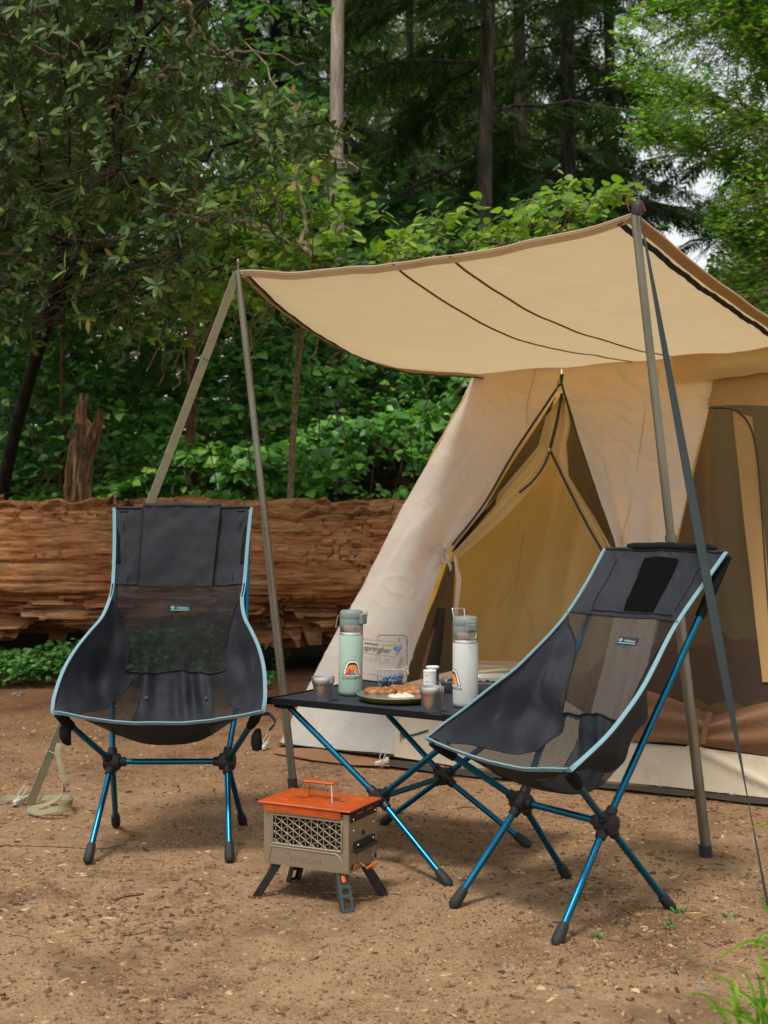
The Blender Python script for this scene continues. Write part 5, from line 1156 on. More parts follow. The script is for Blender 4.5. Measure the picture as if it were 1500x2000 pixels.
t, L, at, surf, Fv, Wv = chair((.4918, 3.5325), (-.787, -.617), RK, 'high backed black camp chair turned sideways in front of the tent', 1)
Pt = surf(np.linspace(-.62, .82, 14), 9 + np.zeros(14), -.004) + np.array([0, 0, .010]); mk('rolled_pillow', tube(Pt, [.006] + [.0125] * 12 + [.006], 14), M_FABD, t)
us, vs = np.meshgrid(np.linspace(-.27, .30, 12), np.linspace(7.18, 8.78, 16), indexing='ij'); V, F = gridmesh(surf(us, vs, .004)); 
M_LOOP = plain('hook_and_loop', (.004, .004, .004), 1.0, bump=1.0, bscale=700, spec=.05); mk('fastener_patch', (V, F), M_LOOP, t)
for u0, u1, v0, v1 in ((-.72, -.72, 7.1, 8.7), (.74, .74, 7.25, 8.7), (-.72, .74, 7.12, 7.14)): mk('seam', tube(surf(np.linspace(u0, u1, 20), np.linspace(v0, v1, 20), .003), .0014, 5), M_STITCH, t)

# ------------------------------------------------------------------ the folding table
TC, e1, e2, TZ = np.array([.093, 4.127, 0]), np.array([.54, .84, 0]), np.array([-.84, .54, 0]), .5
e1 = nrm(e1); e2 = nrm(e2 - e1 * (e1 @ e2)); h1, h2 = .275, .392
M_TAB = plain('black_table_cloth', lin(38, 41, 48), .78, var=.18, scale=6, bump=.4, bscale=900, spec=.3)
tbl = root('folding_table', tuple(TC), 'low black fabric topped folding table with blue legs', 'table')
def top(a, b, dz=0.0):
    a = np.asarray(a, float); b = np.asarray(b, float); ins = .022 * (1 - np.abs(a) ** 6) ; ins2 = .018 * (1 - np.abs(b) ** 6)
    x = a * (h2 - ins2 * np.abs(a) ** 3 * (1 - 0 * b)) ; y = b * (h1 - ins * np.abs(b) ** 3)
    z = TZ - .006 * (1 - a * a) * (1 - b * b) + dz; return TC + e2 * x[..., None] + e1 * y[..., None] + np.array([0, 0, 1.]) * z[..., None]
ag, bg_ = np.meshgrid(np.linspace(-1, 1, 40), np.linspace(-1, 1, 34), indexing='ij'); V, F = gridmesh(top(ag, bg_)); n0 = len(V); V2 = V - np.array([0, 0, .006])
rim = [(i, 0) for i in range(39)] + [(39, j) for j in range(33)] + [(i, 33) for i in range(39, 0, -1)] + [(0, j) for j in range(33, 0, -1)]; ids = [i * 34 + j for i, j in rim]
Fa = F.tolist() + (F[:, ::-1] + n0).tolist() + [(ids[k], ids[k] + n0, ids[(k + 1) % len(ids)] + n0, ids[(k + 1) % len(ids)]) for k in range(len(ids))]
mk('table_top', (np.concatenate([V, V2]), Fa), M_TAB, tbl, auto=40)
q = np.linspace(-1, 1, 30); hm = np.concatenate([top(q, -1 + 0 * q), top(1 + 0 * q[1:], q[1:]), top(-q[1:], 1 + 0 * q[1:]), top(-1 + 0 * q[1:], -q[1:])]) - np.array([0, 0, .006]); mk('edge_hem', ribbon(hm, np.array([0, 0, 1.]), .010, .007), M_FABD, tbl)
for sa in (-1, 1):
    mk('stiffener', tube([TC + e2 * (sa * (h2 - .06)) - e1 * (h1 - .02) + (0, 0, TZ - .022), TC + e2 * (sa * (h2 - .06)) + (0, 0, TZ - .024), TC + e2 * (sa * (h2 - .06)) + e1 * (h1 - .02) + (0, 0, TZ - .022)], .008, 10), M_HUB, tbl)
    for sb in (-1, 1): mk('corner_pocket', rbox(TC + e2 * sa * (h2 - .05) + e1 * sb * (h1 - .045) + (0, 0, TZ - .018), e2, e1, (0, 0, 1), .030, .024, .011, .006), M_FABD, tbl)
hb_ = [TC - e1 * .2 + (0, 0, .216), TC + e1 * .2 + (0, 0, .212)]; mk('crossbar', tube([hb_[0], hb_[1]], .0095, 14), M_BLUE, tbl)
for sb, h in zip((-1, 1), hb_):
    hub = MB(); hub.add(lathe([(.012, -.028), (.026, -.024), (.029, 0), (.026, .024), (.012, .028)], h, 16, e1))
    for sa in (-1, 1):
        ft = TC + e2 * sa * .287 + e1 * sb * .262 + (0, 0, .006); tp_ = TC + e2 * sa * (h2 - .055) + e1 * sb * (h1 - .05) + (0, 0, TZ - .02)
        lg = mk('leg', tube([h, (h + ft) / 2, ft], .0095, 14), M_BLUE, tbl); ax = nrm(h - ft); mk('foot', tube([ft - ax * .004, ft + ax * .004, ft + ax * .018, ft + ax * .05, ft + ax * .058], [.009, .015, .016, .014, .012], 14), M_FOOT, lg)
        mk('top_arm', tube([h, (h + tp_) / 2, tp_], .0095, 14), M_BLUE, tbl)
        for e in (ft, tp_): hub.add(tube([h, h + nrm(e - h) * .044], [.017, .014], 12))
    mk('hub', hub.vf, M_HUB, tbl, auto=35)
mk('lettering', text_vf('Helinox', .018, on_plane(TC - e2 * (.23) - e1 * (h1 - .014) + (0, 0, TZ + .0018), -e2, e1)), M_WHITE, tbl, smooth=False)

# ------------------------------------------------------------------ things on the table
M_STEEL = plain('brushed_steel', lin(196, 197, 196), .37, metal=1, var=.10, scale=8, stretch=(1, 1, 40))
M_MINT = plain('mint_powder_coat', lin(152, 174, 160), .5, var=.03, bump=.15, bscale=900); M_WHT = plain('white_powder_coat', lin(186, 187, 182), .45, var=.02, bump=.15, bscale=900)
M_LID = plain('sage_plastic', lin(108, 120, 112), .5, var=.04)
STK = {'o': plain('sticker_orange', lin(226, 140, 44), .5, var=.04), 'r': plain('sticker_red', lin(206, 52, 22), .5, var=.04), 'b': plain('sticker_blue', lin(62, 152, 176), .5, var=.04), 'k': plain('sticker_ink', (.008, .008, .01), .5), 'w': plain('sticker_white', lin(228, 228, 224), .5, var=.03), 'p': plain('sticker_light_orange', lin(232, 150, 70), .5, var=.04)}
def bottle(px, py, body, label, ang, clip_ang, loop_up, lean=0.0):
    b = GP(px, py, TZ - .003); ax = nrm((lean, 0, 1)); o = root('insulated_bottle', tuple(b), label, 'bottle', 'steel bottles on the table'); r0 = .0395
    mk('body', lathe([(.030, 0), (.035, .002), (.0385, .008), (r0, .016), (r0, .196), (.0388, .198), (.036, .1985)], b, 56, ax), body, o, auto=50)
    mk('steel_neck', lathe([(.0365, .198), (.0385, .199), (.0385, .206), (.0375, .208), (.0385, .210), (.0385, .232), (.036, .233)], b, 56, ax), M_STEEL, o, auto=50)
    ld = mk('lid', lathe([(.036, .231), (.0385, .232), (.0390, .250), (.0384, .2515), (.0390, .253), (.0388, .268), (.036, .276), (.0335, .279), (.030, .2795), (.029, .278), (.001, .278)], b, 56, ax), M_LID, o, auto=45)
    ca, sa = math.cos(clip_ang), math.sin(clip_ang); rd = np.array([ca, sa, 0]); tg_ = np.array([-sa, ca, 0]); p = b + rd * .043 + ax * .252
    cl_ = mk('latch', rbox(p, tg_, rd, ax, .016, .0075, .017, .003), M_LID, o, smooth=False); mk('latch_button', rbox(p + rd * .006 - ax * .002, tg_, rd, ax, .0115, .003, .010, .002), M_LID, cl_, smooth=False)
    w0 = b + rd * .046 + ax * .236; mk('bail_wire', tube(smoothpath([w0 + tg_ * .016 + ax * .03, w0 + tg_ * .017, w0 + tg_ * .014 - ax * .018 + rd * .002, w0 - ax * .022 + rd * .004, w0 - tg_ * .014 - ax * .018 + rd * .002, w0 - tg_ * .017, w0 - tg_ * .016 + ax * .03], 26) if loop_up else smoothpath([w0 + tg_ * .015 + ax * .012, w0 + tg_ * .016 + ax * .036 + rd * .006, w0 - tg_ * .016 + ax * .036 + rd * .006, w0 - tg_ * .015 + ax * .012], 18), .0012, 6), M_STEEL, o)
    bd = -rd; q0 = b + bd * .041 + ax * .262
    hp = [q0 + tg_ * .018 - ax * .004, q0 + tg_ * .020 + bd * .016 + ax * .038, q0 - tg_ * .020 + bd * .016 + ax * .038, q0 - tg_ * .018 - ax * .004] if loop_up else [q0 + tg_ * .018, q0 + tg_ * .019 + bd * .008 - ax * .040, q0 - tg_ * .019 + bd * .008 - ax * .040, q0 - tg_ * .018]
    mk('carry_loop', tube(np.concatenate([polyline(hp[:2], 5), polyline(hp[1:3], 7)[1:], polyline(hp[2:], 5)[1:]]), .0017, 8), M_STEEL, o)
    # tent badge wrapped round the body
    R1 = r0 + .0004
    def wrap(lift): return lambda x, y: b + ax * (y + .066) + (R1 + lift) * np.array([math.cos(ang + x / R1), math.sin(ang + x / R1), 0])
    def shape(name, pts, mat, lift):
        w_ = wrap(lift); P = np.array(pts, float); xs_ = P[:, 0]; c0 = P.mean(0); n = len(P); rings = [P * f + c0 * (1 - f) for f in (1, .66, .33)]; V = [w_(*p) for rg in rings for p in rg] + [w_(*c0)]
        Fz = [(k * n + i, k * n + (i + 1) % n, (k + 1) * n + (i + 1) % n, (k + 1) * n + i) for k in range(2) for i in range(n)] + [(2 * n + i, 2 * n + (i + 1) % n, 3 * n) for i in range(n)]; mk(name, (V, Fz), mat, o)
    def arch(hw_, h_, n=24, p=.62): return [(-hw_, 0), (hw_, 0)] + [(hw_ * (1 - (k / n)) ** .55 if k < n else 0, h_ * (math.sin(k / n * math.pi / 2)) ** .9) for k in range(1, n)] + [(0, h_)] + [(-hw_ * (1 - (k / n)) ** .55, h_ * (math.sin(k / n * math.pi / 2)) ** .9) for k in range(n - 1, 0, -1)]
    sc = lambda pts, k, dy: [(x * k, y * k + dy) for x, y in pts]
    ou = arch(.034, .053)
    shape('badge', sc(ou, 1.0, -.001), STK['k'], .0); shape('badge', sc(ou, .93, .001), STK['w'], .0002); shape('badge', arch(.0255, .0450), STK['k'], .0004); shape('badge', [(x, y + .0035) for x, y in arch(.0232, .034)], STK['o'], .0006)
    shape('badge', [(-.0228, .0035), (-.0065, .0035), (-.0035, .018), (-.0105, .0285)], STK['r'], .0008); shape('badge', [(.0075, .0035), (.0228, .0035), (.0110, .0285), (.0035, .018)], STK['p'], .0008); shape('badge', [(-.0112, .0035), (.0112, .0035), (0, .0225)], STK['k'], .0009); shape('badge', [(-.0100, .0040), (.0100, .0040), (0, .0208)], STK['b'], .0010)
    shape('badge', [(-.0215, .0), (.0215, .0), (.0225, .0026), (-.0225, .0026)], STK['w'], .0011)
    mk('lettering', text_vf('OUTDOORITHM', .0098, lambda x, y: wrap(.0006)(x, y - .0105), spacing=1.02), STK['k'], o, smooth=False)
    return o
bottle(684, 1357, M_MINT, 'mint green steel bottle with a sage lid and tent badge', R(-80), R(-28), False, .018)
bottle(909, 1380, M_WHT, 'white steel bottle with its carry loop raised beside the tent door', R(-163), R(-70), True)
def cup(px, py, label):
    b = GP(px, py, TZ - .003); o = root('steel_cup', tuple(b), label, 'cup', 'brushed steel cups')
    mk('cup_body', lathe([(.026, 0), (.0285, .001), (.0295, .004), (.0322, .053), (.0335, .055), (.0362, .060), (.0372, .064), (.0374, .0775), (.0368, .079), (.0360, .0785), (.0352, .064), (.031, .052), (.0275, .006), (.001, .005)], b, 48), M_STEEL, o, auto=40)
cup(631, 1370, 'brushed steel cup standing at the left end of the table'); cup(843, 1392, 'brushed steel cup in front of the paper shakers and plate')
pc = GP(775, 1368, TZ - .003); pl = root('camp_plate', tuple(pc), 'round steel camp plate with an olive green underside', 'plate'); M_OLV = plain('olive_enamel', lin(118, 114, 24), .35)
mk('rim_dish', lathe([(.001, .007), (.098, .008), (.112, .012), (.124, .0215), (.127, .023), (.1285, .022), (.1275, .020)], pc, 64), M_STEEL, pl); mk('underside', lathe([(.085, 0), (.100, .001), (.114, .007), (.125, .0165), (.1278, .0198), (.120, .018), (.09, .006)], pc, 64), M_OLV, pl)
def toast_mat():
    m, tt_, out = material('french_toast'); co = coords(tt_); n = nd(tt_, 'ShaderNodeTexNoise', Scale=55.0, Detail=8.0, Roughness=.7); tt_.links.new(co, n.inputs['Vector'])
    r_ = ramp(tt_, n.outputs['Fac'], [(.3, lin(66, 34, 16)), (.45, lin(120, 72, 36)), (.6, lin(160, 112, 64)), (.75, lin(188, 152, 106))]); p = nd(tt_, 'ShaderNodeBsdfPrincipled', Roughness=.5); tt_.links.new(r_.outputs[0], p.inputs['Base Color'])
    bp = nd(tt_, 'ShaderNodeBump', Strength=.8, Distance=.004); tt_.links.new(n.outputs['Fac'], bp.inputs['Height']); tt_.links.new(bp.outputs[0], p.inputs['Normal']); tt_.links.new(p.outputs[0], out.inputs[0]); return m
M_TOAST = toast_mat()
def toast(dx, dy, rot, hx, hy, hz, tilt, label, seed):
    n, m = 26, 40; s = np.linspace(-math.pi / 2, math.pi / 2, n); a = np.linspace(0, 2 * math.pi, m, endpoint=False); sp = lambda v, p: np.sign(v) * np.abs(v) ** p
    A, B = np.meshgrid(s, a, indexing='ij'); x = hx * sp(np.cos(A), .35) * sp(np.cos(B), .45); y = hy * sp(np.cos(A), .35) * sp(np.sin(B), .45); z = hz * sp(np.sin(A), .4)
    k = 1 + .10 * fbm(x * 50, y * 50, z * 50 + seed, 3); x, y, z = x * k, y * k, z * (1 + .25 * fbm(x * 40, y * 40, seed, 3)); z = z + hz + tilt * y; c, sn_ = math.cos(rot), math.sin(rot); P = pc + np.stack([dx + x * c - y * sn_, dy + x * sn_ + y * c, z + .010], -1); P = np.concatenate([P, P[:, :1]], 1); V, F = gridmesh(P); tag(mk('toast_slice', (V, F), M_TOAST), label, 'toast', 'slices on the plate')
toast(-.052, .018, .35, .050, .030, .013, .10, 'browned toast slice at the left of the plate', 1.0); toast(.002, .045, -.2, .030, .034, .013, .25, 'small toast piece in the middle of the plate', 2.0); toast(.064, .030, -.15, .050, .040, .015, .22, 'large golden toast slice at the right of the plate', 3.0)
M_CREAM = plain('cream', lin(200, 180, 154), .4, var=.08, scale=60); n, m = 20, 36; A, B = np.meshgrid(np.linspace(0, math.pi / 2, n), np.linspace(0, 2 * math.pi, m + 1), indexing='ij'); k = 1 + .15 * fbm(np.cos(B) * 2, np.sin(B) * 2, A, 3)
P = pc + np.stack([.012 + .052 * np.sin(A) * np.cos(B) * k, -.045 + .032 * np.sin(A) * np.sin(B) * k, .0095 + .018 * np.cos(A) * (1 + .3 * fbm(np.cos(B) * 3, np.sin(B) * 3, A * 3, 3))], -1); V, F = gridmesh(P); tag(mk('cream_dollop', (V, F), M_CREAM), 'spoonful of pale cream in front of the toast on the plate', 'cream')
# clear clamshell of blueberries
M_CLEAR = glassy('clear_plastic', (.99, .99, .99, 1), .12, .95); M_CLEARD = glassy('tinted_plastic', (.5, .52, .52, 1), .1, .8)
def tray(c, ax, ay, hx, hy, h, r=.014, up=np.array([0, 0, 1.]), flare=.006, lip=.005, closed=True):
    """thin walled rounded tray with a rolled lip"""
    def ring(hx_, hy_, z): 
        pts = []
        for (sx, sy, a0) in ((1, 1, 0), (-1, 1, 90), (-1, -1, 180), (1, -1, 270)):
            for k in range(6): a = R(a0 + 18 * k); pts.append(c + ax * (sx * (hx_ - r) + r * math.cos(a)) + ay * (sy * (hy_ - r) + r * math.sin(a)) + up * z)
        return pts
    rings = [ring(hx - flare - .004, hy - flare - .004, 0), ring(hx - flare, hy - flare, .004), ring(hx - .001, hy - .001, h - .004), ring(hx, hy, h), ring(hx + lip, hy + lip, h + .0005), ring(hx + lip, hy + lip, h - .004)]; n = 24
    V = np.array([p for g_ in rings for p in g_]); F = [(i * n + j, i * n + (j + 1) % n, (i + 1) * n + (j + 1) % n, (i + 1) * n + j) for i in range(5) for j in range(n)] + [tuple(range(n))[::-1]]; return V, F
X_, Y_, Z_ = np.array([1., 0, 0]), np.array([0, 1., 0]), np.array([0, 0, 1.])
bc = GP(766, 1350, TZ - .003); bb = root('berry_box', tuple(bc), 'clear plastic box of blueberries with its lid standing open', 'box'); bc = bc + (0, .03, .001)
mk('tray', tray(bc, X_, Y_, .052, .048, .058), M_CLEAR, bb, auto=60); lc = bc + np.array([0, .052, .062]); lp = mk('lid', tray(lc + (0, .012, .060), X_, Z_, .053, .060, .018, .016, -Y_), M_CLEAR, bb, auto=60)
for k in range(6): mk('hinge_ridge', rbox(bc + ((k - 2.5) * .0135, .047, .062), X_, Y_, Z_, .005, .003, .002, .001), M_CLEAR, bb)
sg_ = lambda x, z: lc + np.array([x, -.0075, z])
mk('sticker_stripe', ([sg_(-.034, .086), sg_(.012, .088), sg_(.026, .082), sg_(.02, .080), sg_(-.034, .080)], [(0, 4, 3, 2, 1)]), plain('sticker_green', lin(140, 150, 60), .6, var=.2), lp, smooth=False)
for k, (x, z, rr_) in enumerate(((.012, .074, .008), (.026, .076, .0085), (.021, .068, .007))): mk('berry_print', lathe([(.001, .0012), (rr_ * .7, .001), (rr_, 0)], sg_(x, z), 16, -Y_), plain('berry_print_%d' % k, lin(74 + 20 * k, 100, 168), .6, var=.3, scale=200), lp)
M_BERRY = leafmat('blueberry_skin', [(0, lin(34, 44, 62)), (.5, lin(70, 90, 116)), (1, lin(120, 142, 164))], lin(20, 26, 40), .02, .55, .35, objrand=True); BM = {}
def berry_mesh():
    if 'm' not in BM:
        pr = [(.0012, -.0066)] + [(.0072 * math.cos(a), .0066 * math.sin(a)) for a in np.linspace(-1.2, 1.05, 9)] + [(.0030, .0066), (.0026, .0054), (.0008, .0052)]; V, F = lathe(pr, (0, 0, 0), 14); BM['m'] = mesh_data('blueberry', V, F, M_BERRY, True)
    return BM['m']
def berries(c, hx, hy, layers, z0, label, group, seed, name='blueberry', me=None, st=.0148):
    r = np.random.default_rng(seed)
    for k in range(layers):
        for i in np.arange(-hx, hx + .001, st):
            for j in np.arange(-hy, hy + .001, st):
                p = c + np.array([i + (k % 2) * st * .5, j + (k % 2) * st * .4, z0 + k * st * .80]) + r.normal(0, .0012, 3)
                if abs(p[0] - c[0]) > hx + .004 or abs(p[1] - c[1]) > hy + .003 or (k == layers - 1 and r.random() < .3) or (k < layers - 1 and p[1] - c[1] > -.012 and abs(p[0] - c[0]) < hx - .01): continue
                o = bpy.data.objects.new(name, me or berry_mesh()); S.collection.objects.link(o); o.location = p; o.rotation_euler = tuple(r.random(3) * 6.3); o.scale = (1 + .15 * r.normal(),) * 3; tag(o, label, 'berry', group)
berries(bc, .036, .034, 4, .0085, 'ripe dusky blueberry in the clear box with the open lid', 'blueberries in the clear box', 6)
# shakers
M_PAPER = plain('printed_paper', lin(206, 208, 204), .55, var=.04); M_NAVY = plain('navy_print', lin(26, 36, 52), .55); M_RED = plain('red_print', lin(200, 66, 34), .6, var=.2); M_GRN = plain('green_print', lin(112, 128, 52), .6, var=.2)
def shaker(px, py, col, label, ang):
    b = GP(px, py, TZ - .003); o = root('paper_shaker', tuple(b), label, 'shaker', 'paper shakers on the table'); mk('tube', lathe([(.0195, 0), (.0208, .001), (.0208, .089)], b, 32), col, o, auto=40); mk('cap', lathe([(.0208, .088), (.0214, .0885), (.0214, .0935), (.0205, .0945), (.001, .0940)], b, 32), M_PAPER, o, auto=40)
    wr_ = lambda x, y, l=.0004: b + (0, 0, y) + (.0208 + l) * np.array([math.cos(ang + x / .0208), math.sin(ang + x / .0208), 0]); r = np.random.default_rng(int(px))
    for k in range(11):
        a = k / 11 * 6.283; cx_, cy_ = .012 + .010 * math.cos(a), .034 + .012 * math.sin(a); rd = .0030 + .0012 * r.random(); V = [wr_(cx_ + rd * math.cos(q_ * .785), cy_ + rd * math.sin(q_ * .785), .0004 + .00005 * k) for q_ in range(8)]; mk('flower_print', (V, [tuple(range(8))]), M_RED if k % 3 else M_GRN, o, smooth=False)
    for y_, w_ in ((.078, .010), (.058, .012), (.040, .008), (.028, .007)): mk('print_line', ([wr_(-.014, y_), wr_(-.014 + w_ * .5, y_), wr_(-.014 + w_, y_), wr_(-.014 + w_, y_ + .0018), wr_(-.014 + w_ * .5, y_ + .0018), wr_(-.014, y_ + .0018)], [(0, 1, 4, 5), (1, 2, 3, 4)]), M_NAVY, o, smooth=False)
shaker(839.5, 1366, M_PAPER, 'white floral paper shaker tube standing behind the right cup', R(-95)); shaker(845, 1357, M_NAVY, 'dark floral paper shaker with a white cap behind the white one', R(-75))
# dark berry box behind the white bottle
dc = GP(925, 1352, TZ - .003); db = root('berry_box', tuple(dc), 'dark open plastic box of blackberries behind the white bottle', 'box'); dax = nrm((.93, -.25, 0)); day = np.array([-dax[1], dax[0], 0]); dc = dc + (0, 0, .001)
mk('tray', tray(dc, dax, day, .105, .055, .040), M_CLEARD, db, auto=60); mk('lid', tray(dc + day * .10 + np.array([.03, .0, .052]), dax, nrm(day + np.array([0, 0, .35])), .105, .055, .015, .014, np.array([0, -.3, .9])), M_CLEAR, db, auto=60)
M_BLKB = plain('blackberry_skin', lin(24, 20, 30), .3, var=.3, scale=200); bm = MB(); r = np.random.default_rng(2)
for k in range(20):
    ph = math.acos(1 - 2 * (k + .5) / 20); th_ = k * 2.4; p = .0085 * np.array([math.sin(ph) * math.cos(th_), math.sin(ph) * math.sin(th_), 1.15 * math.cos(ph)]); V, F = lathe([(.0005, -.0034), (.0030, -.0018), (.0034, .0005), (.0022, .0028), (.0004, .0035)], p, 7); bm.add((V, F))
vb, fb = bm.vf; BME = mesh_data('blackberry', vb, fb, M_BLKB, True)
for i in range(9):
    for j in range(4):
        p = dc + dax * (-.085 + .0212 * i + .002 * r.normal()) + day * (-.036 + .024 * j) + np.array([0, 0, .013 + .014 * ((i + j) % 2)]); o = bpy.data.objects.new('blackberry', BME); S.collection.objects.link(o); o.location = p; o.rotation_euler = tuple(r.random(3) * 6.3); tag(o, 'black glossy blackberry in the dark box behind the white bottle', 'berry', 'blackberries in the dark box')

# ------------------------------------------------------------------ the fire box
SC, sa_, sb_ = np.array([-.182, 3.675, 0]), nrm((.894, -.447, 0)), nrm((.447, .894, 0)); zv = np.array([0, 0, 1.])
M_SS = plain('heat_stained_steel', lin(164, 152, 132), .36, metal=.7, var=.10, scale=6, dirt=(lin(112, 86, 60), 6.0, .5), stretch=(1, 1, 3)); M_OR = plain('orange_powder_coat', lin(168, 70, 14), .42, var=.08, scale=14, dirt=(lin(84, 34, 14), 16.0, .6)); M_BM = plain('black_coated_steel', lin(20, 21, 22), .5); M_GM = plain('grey_coated_steel', lin(44, 54, 56), .5); M_ORP = plain('orange_silicone', lin(196, 92, 34), .5); M_SOOT_DARK = plain('soot_and_hole_dark', (.006, .005, .004), .95)  # soot black, also painted as the dark of slots, hole and notches
fb_ = root('fire_box', tuple(SC), 'small portable steel fire box with an orange lid and splayed black legs', 'stove'); X0, Y0, Zb, Zt = .138, .086, .098, .262
pt = lambda a, b, z: SC + sa_ * a + sb_ * b + zv * z
bd = MB(); th = .0022
bd.add(rbox(pt(X0 - th / 2, 0, (Zb + Zt) / 2), sa_, sb_, zv, th / 2, Y0, (Zt - Zb) / 2, .0008)); bd.add(rbox(pt(-X0 + th / 2, 0, (Zb + Zt) / 2), sa_, sb_, zv, th / 2, Y0, (Zt - Zb) / 2, .0008)); bd.add(rbox(pt(0, Y0 - th / 2, (Zb + Zt) / 2), sa_, sb_, zv, X0 - th, th / 2, (Zt - Zb) / 2, .0008))
mk('body', bd.vf, M_SS, fb_, smooth=False)
wx0, wx1, wz0, wz1 = -.108, .116, .158, .240; fp = MB()                       # front plate round the lattice window
for (a0, a1, z0, z1) in ((-X0, X0, Zb, wz0), (-X0, X0, wz1, Zt), (-X0, wx0, wz0, wz1), (wx1, X0, wz0, wz1)): fp.add(rbox(pt((a0 + a1) / 2, -Y0 + th / 2, (z0 + z1) / 2), sa_, sb_, zv, (a1 - a0) / 2, th / 2, (z1 - z0) / 2, .0003))
mk('front_plate', fp.vf, M_SS, fb_, smooth=False); mk('inner_box', rbox(pt(0, .004, (Zb + Zt) / 2), sa_, sb_, zv, X0 - .006, Y0 - .012, (Zt - Zb) / 2 - .006, .002), M_SOOT_DARK, fb_)
fr = [pt(a, -Y0 - .0015, z) for a, z in ((wx0, wz0), (wx1, wz0), (wx1, wz1), (wx0, wz1), (wx0, wz0))]; mk('window_frame', tube(np.concatenate([polyline(fr[i:i + 2], 6) for i in range(4)]), .0030, 8), M_SS, fb_)
la = MB(); sd_ = .0225; cs = sd_ * math.cos(R(30))
def bar(a0, z0, a1, z1):                                                      # one lattice strip, clipped to the window
    P0, P1 = np.array([a0, z0]), np.array([a1, z1]); t0, t1 = 0, 1; d = P1 - P0
    for i, (l, h) in enumerate(((wx0, wx1), (wz0, wz1))):
        if abs(d[i]) < 1e-9:
            if not l < P0[i] < h: return
            continue
        u0, u1 = sorted(((l - P0[i]) / d[i], (h - P0[i]) / d[i])); t0, t1 = max(t0, u0), min(t1, u1)
    if t1 - t0 < .004: return
    A_, B_ = P0 + d * t0, P0 + d * t1; c = (A_ + B_) / 2; dr = sa_ * d[0] + zv * d[1]; la.add(rbox(pt(c[0], -Y0 + .0005 + .0002 * (len(la.V) % 3), c[1]), dr, np.cross(nrm(dr), sb_), sb_, np.linalg.norm(B_ - A_) / 2, .0013, .0007, .0002))
k = wx0 + cs * .5
while k < wx1: bar(k, wz0 - .01, k, wz1 + .01); k += cs
tn = math.tan(R(30))
for k in range(-12, 14):
    for s in (-1, 1): z0 = .2 + k * sd_; bar(wx0 - .01, z0 - s * tn * (0), wx1 + .01, z0 + s * tn * (wx1 - wx0 + .02) )
mk('lattice', la.vf, M_SS, fb_, smooth=False)
for pts in ([(-.112, .150), (.100, .150), (.114, .138), (.121, .104)], [(-.112, .150), (-.121, .104)]): mk('pressed_rib', tube(polyline([pt(a, -Y0 - .0004, z) for a, z in pts], 20), .0022, 6), M_SS, fb_)
M_SSL = plain('pale_letter_steel', lin(186, 172, 150), .3, metal=.9)  # flat letters; paler steel paints the glint of embossing
mk('lettering', text_vf('FIRECAN', .024, on_plane(pt(.0, -Y0 - .0008, .113), sa_, zv), spacing=1.1), M_SSL, fb_, smooth=False)
M_SSB = plain('bright_steel', lin(214, 204, 190), .25, metal=1)
for a, z, w_ in ((-.060, .1375, .005), (-.066, .134, .004), (-.054, .134, .004)): mk('mountain_mark', ([pt(a - w_, -Y0 - .001, z), pt(a + w_, -Y0 - .001, z), pt(a, -Y0 - .001, z + w_ * 1.5)], [(0, 1, 2)]), M_SSB, fb_, smooth=False)
lid = MB(); lid.add(rbox(pt(-.002, -.002, Zt + .011), sa_, sb_, zv, .150, .097, .003, .0025)); ld = mk('lid', lid.vf, M_OR, fb_, smooth=False)
mk('lid_lip', rbox(pt(-.008, -Y0 - .0075, Zt + .000), sa_, nrm(sb_ + zv * .25), zv, .124, .002, .013, .001), M_OR, ld, smooth=False)
for a, b_, hx in ((-.068, .0, .018), (.066, .0, .018)): mk('slot', rbox(pt(a, b_, Zt + .0142), sa_, sb_, zv, hx, .0022, .0006, .0003), M_SOOT_DARK, ld)
mk('pressed_rib', tube(smoothpath([pt(a, .012, Zt + .0140) for a in (-.035, -.018, 0, .018, .035)], 12), [.001] + [.0045] * 10 + [.001], 8), M_OR, ld); 
for a, b_ in ((-.095, -.05), (.095, .05), (.06, -.055)): mk('pressed_rib', tube(smoothpath([pt(a - .018, b_, Zt + .0132), pt(a, b_, Zt + .0138), pt(a + .018, b_, Zt + .0132)], 8), [.0008] + [.0025] * 6 + [.0008], 6), M_OR, ld)
hz = Zt + .014
for s in (-1, 1): mk('handle_wire', tube(polyline([pt(.045 * s + s * .010, -.030, hz), pt(.045 * s - s * .002, -.014, hz + .048), pt(.045 * s - s * .002, .014, hz + .048), pt(.045 * s + s * .010, .030, hz)], 18), .0016, 6), M_SSB if s > 0 else M_OR, ld)
mk('handle_grip', rbox(pt(0, 0, hz + .049), sa_, sb_, zv, .050, .015, .0035, .003), M_OR, ld, smooth=False)
# side fittings
sx = X0 + .002
hg = MB(); hg.add(rbox(pt(sx, 0, Zt - .010), sb_, sa_, zv, .078, .002, .014, .001)); 
for k in range(5): hg.add(tube([pt(sx + .004, -.066 + .029 * k, Zt + .004), pt(sx + .004, -.066 + .029 * k + .024, Zt + .004)], .0042 if k % 2 else .0048, 8))
mk('hinge', hg.vf, M_BM, fb_, smooth=False)
for k in (-.028, .03): mk('hinge_slot', rbox(pt(sx + .003, k, Zt - .004), sb_, sa_, zv, .014, .001, .0016, .0005), M_ORP, fb_)
for b_, z in ((-.066, Zt - .016), (.066, Zt - .016), (-.062, .214), (.058, .214), (-.046, .172), (.046, .172)): mk('screw', lathe([(.0005, .0030), (.003, .0024), (.0042, .0006), (.0042, 0)], pt(sx + (.002 if z > .24 else .006 if z < .18 else 0), b_, z), 10, sa_), M_SSB, fb_)
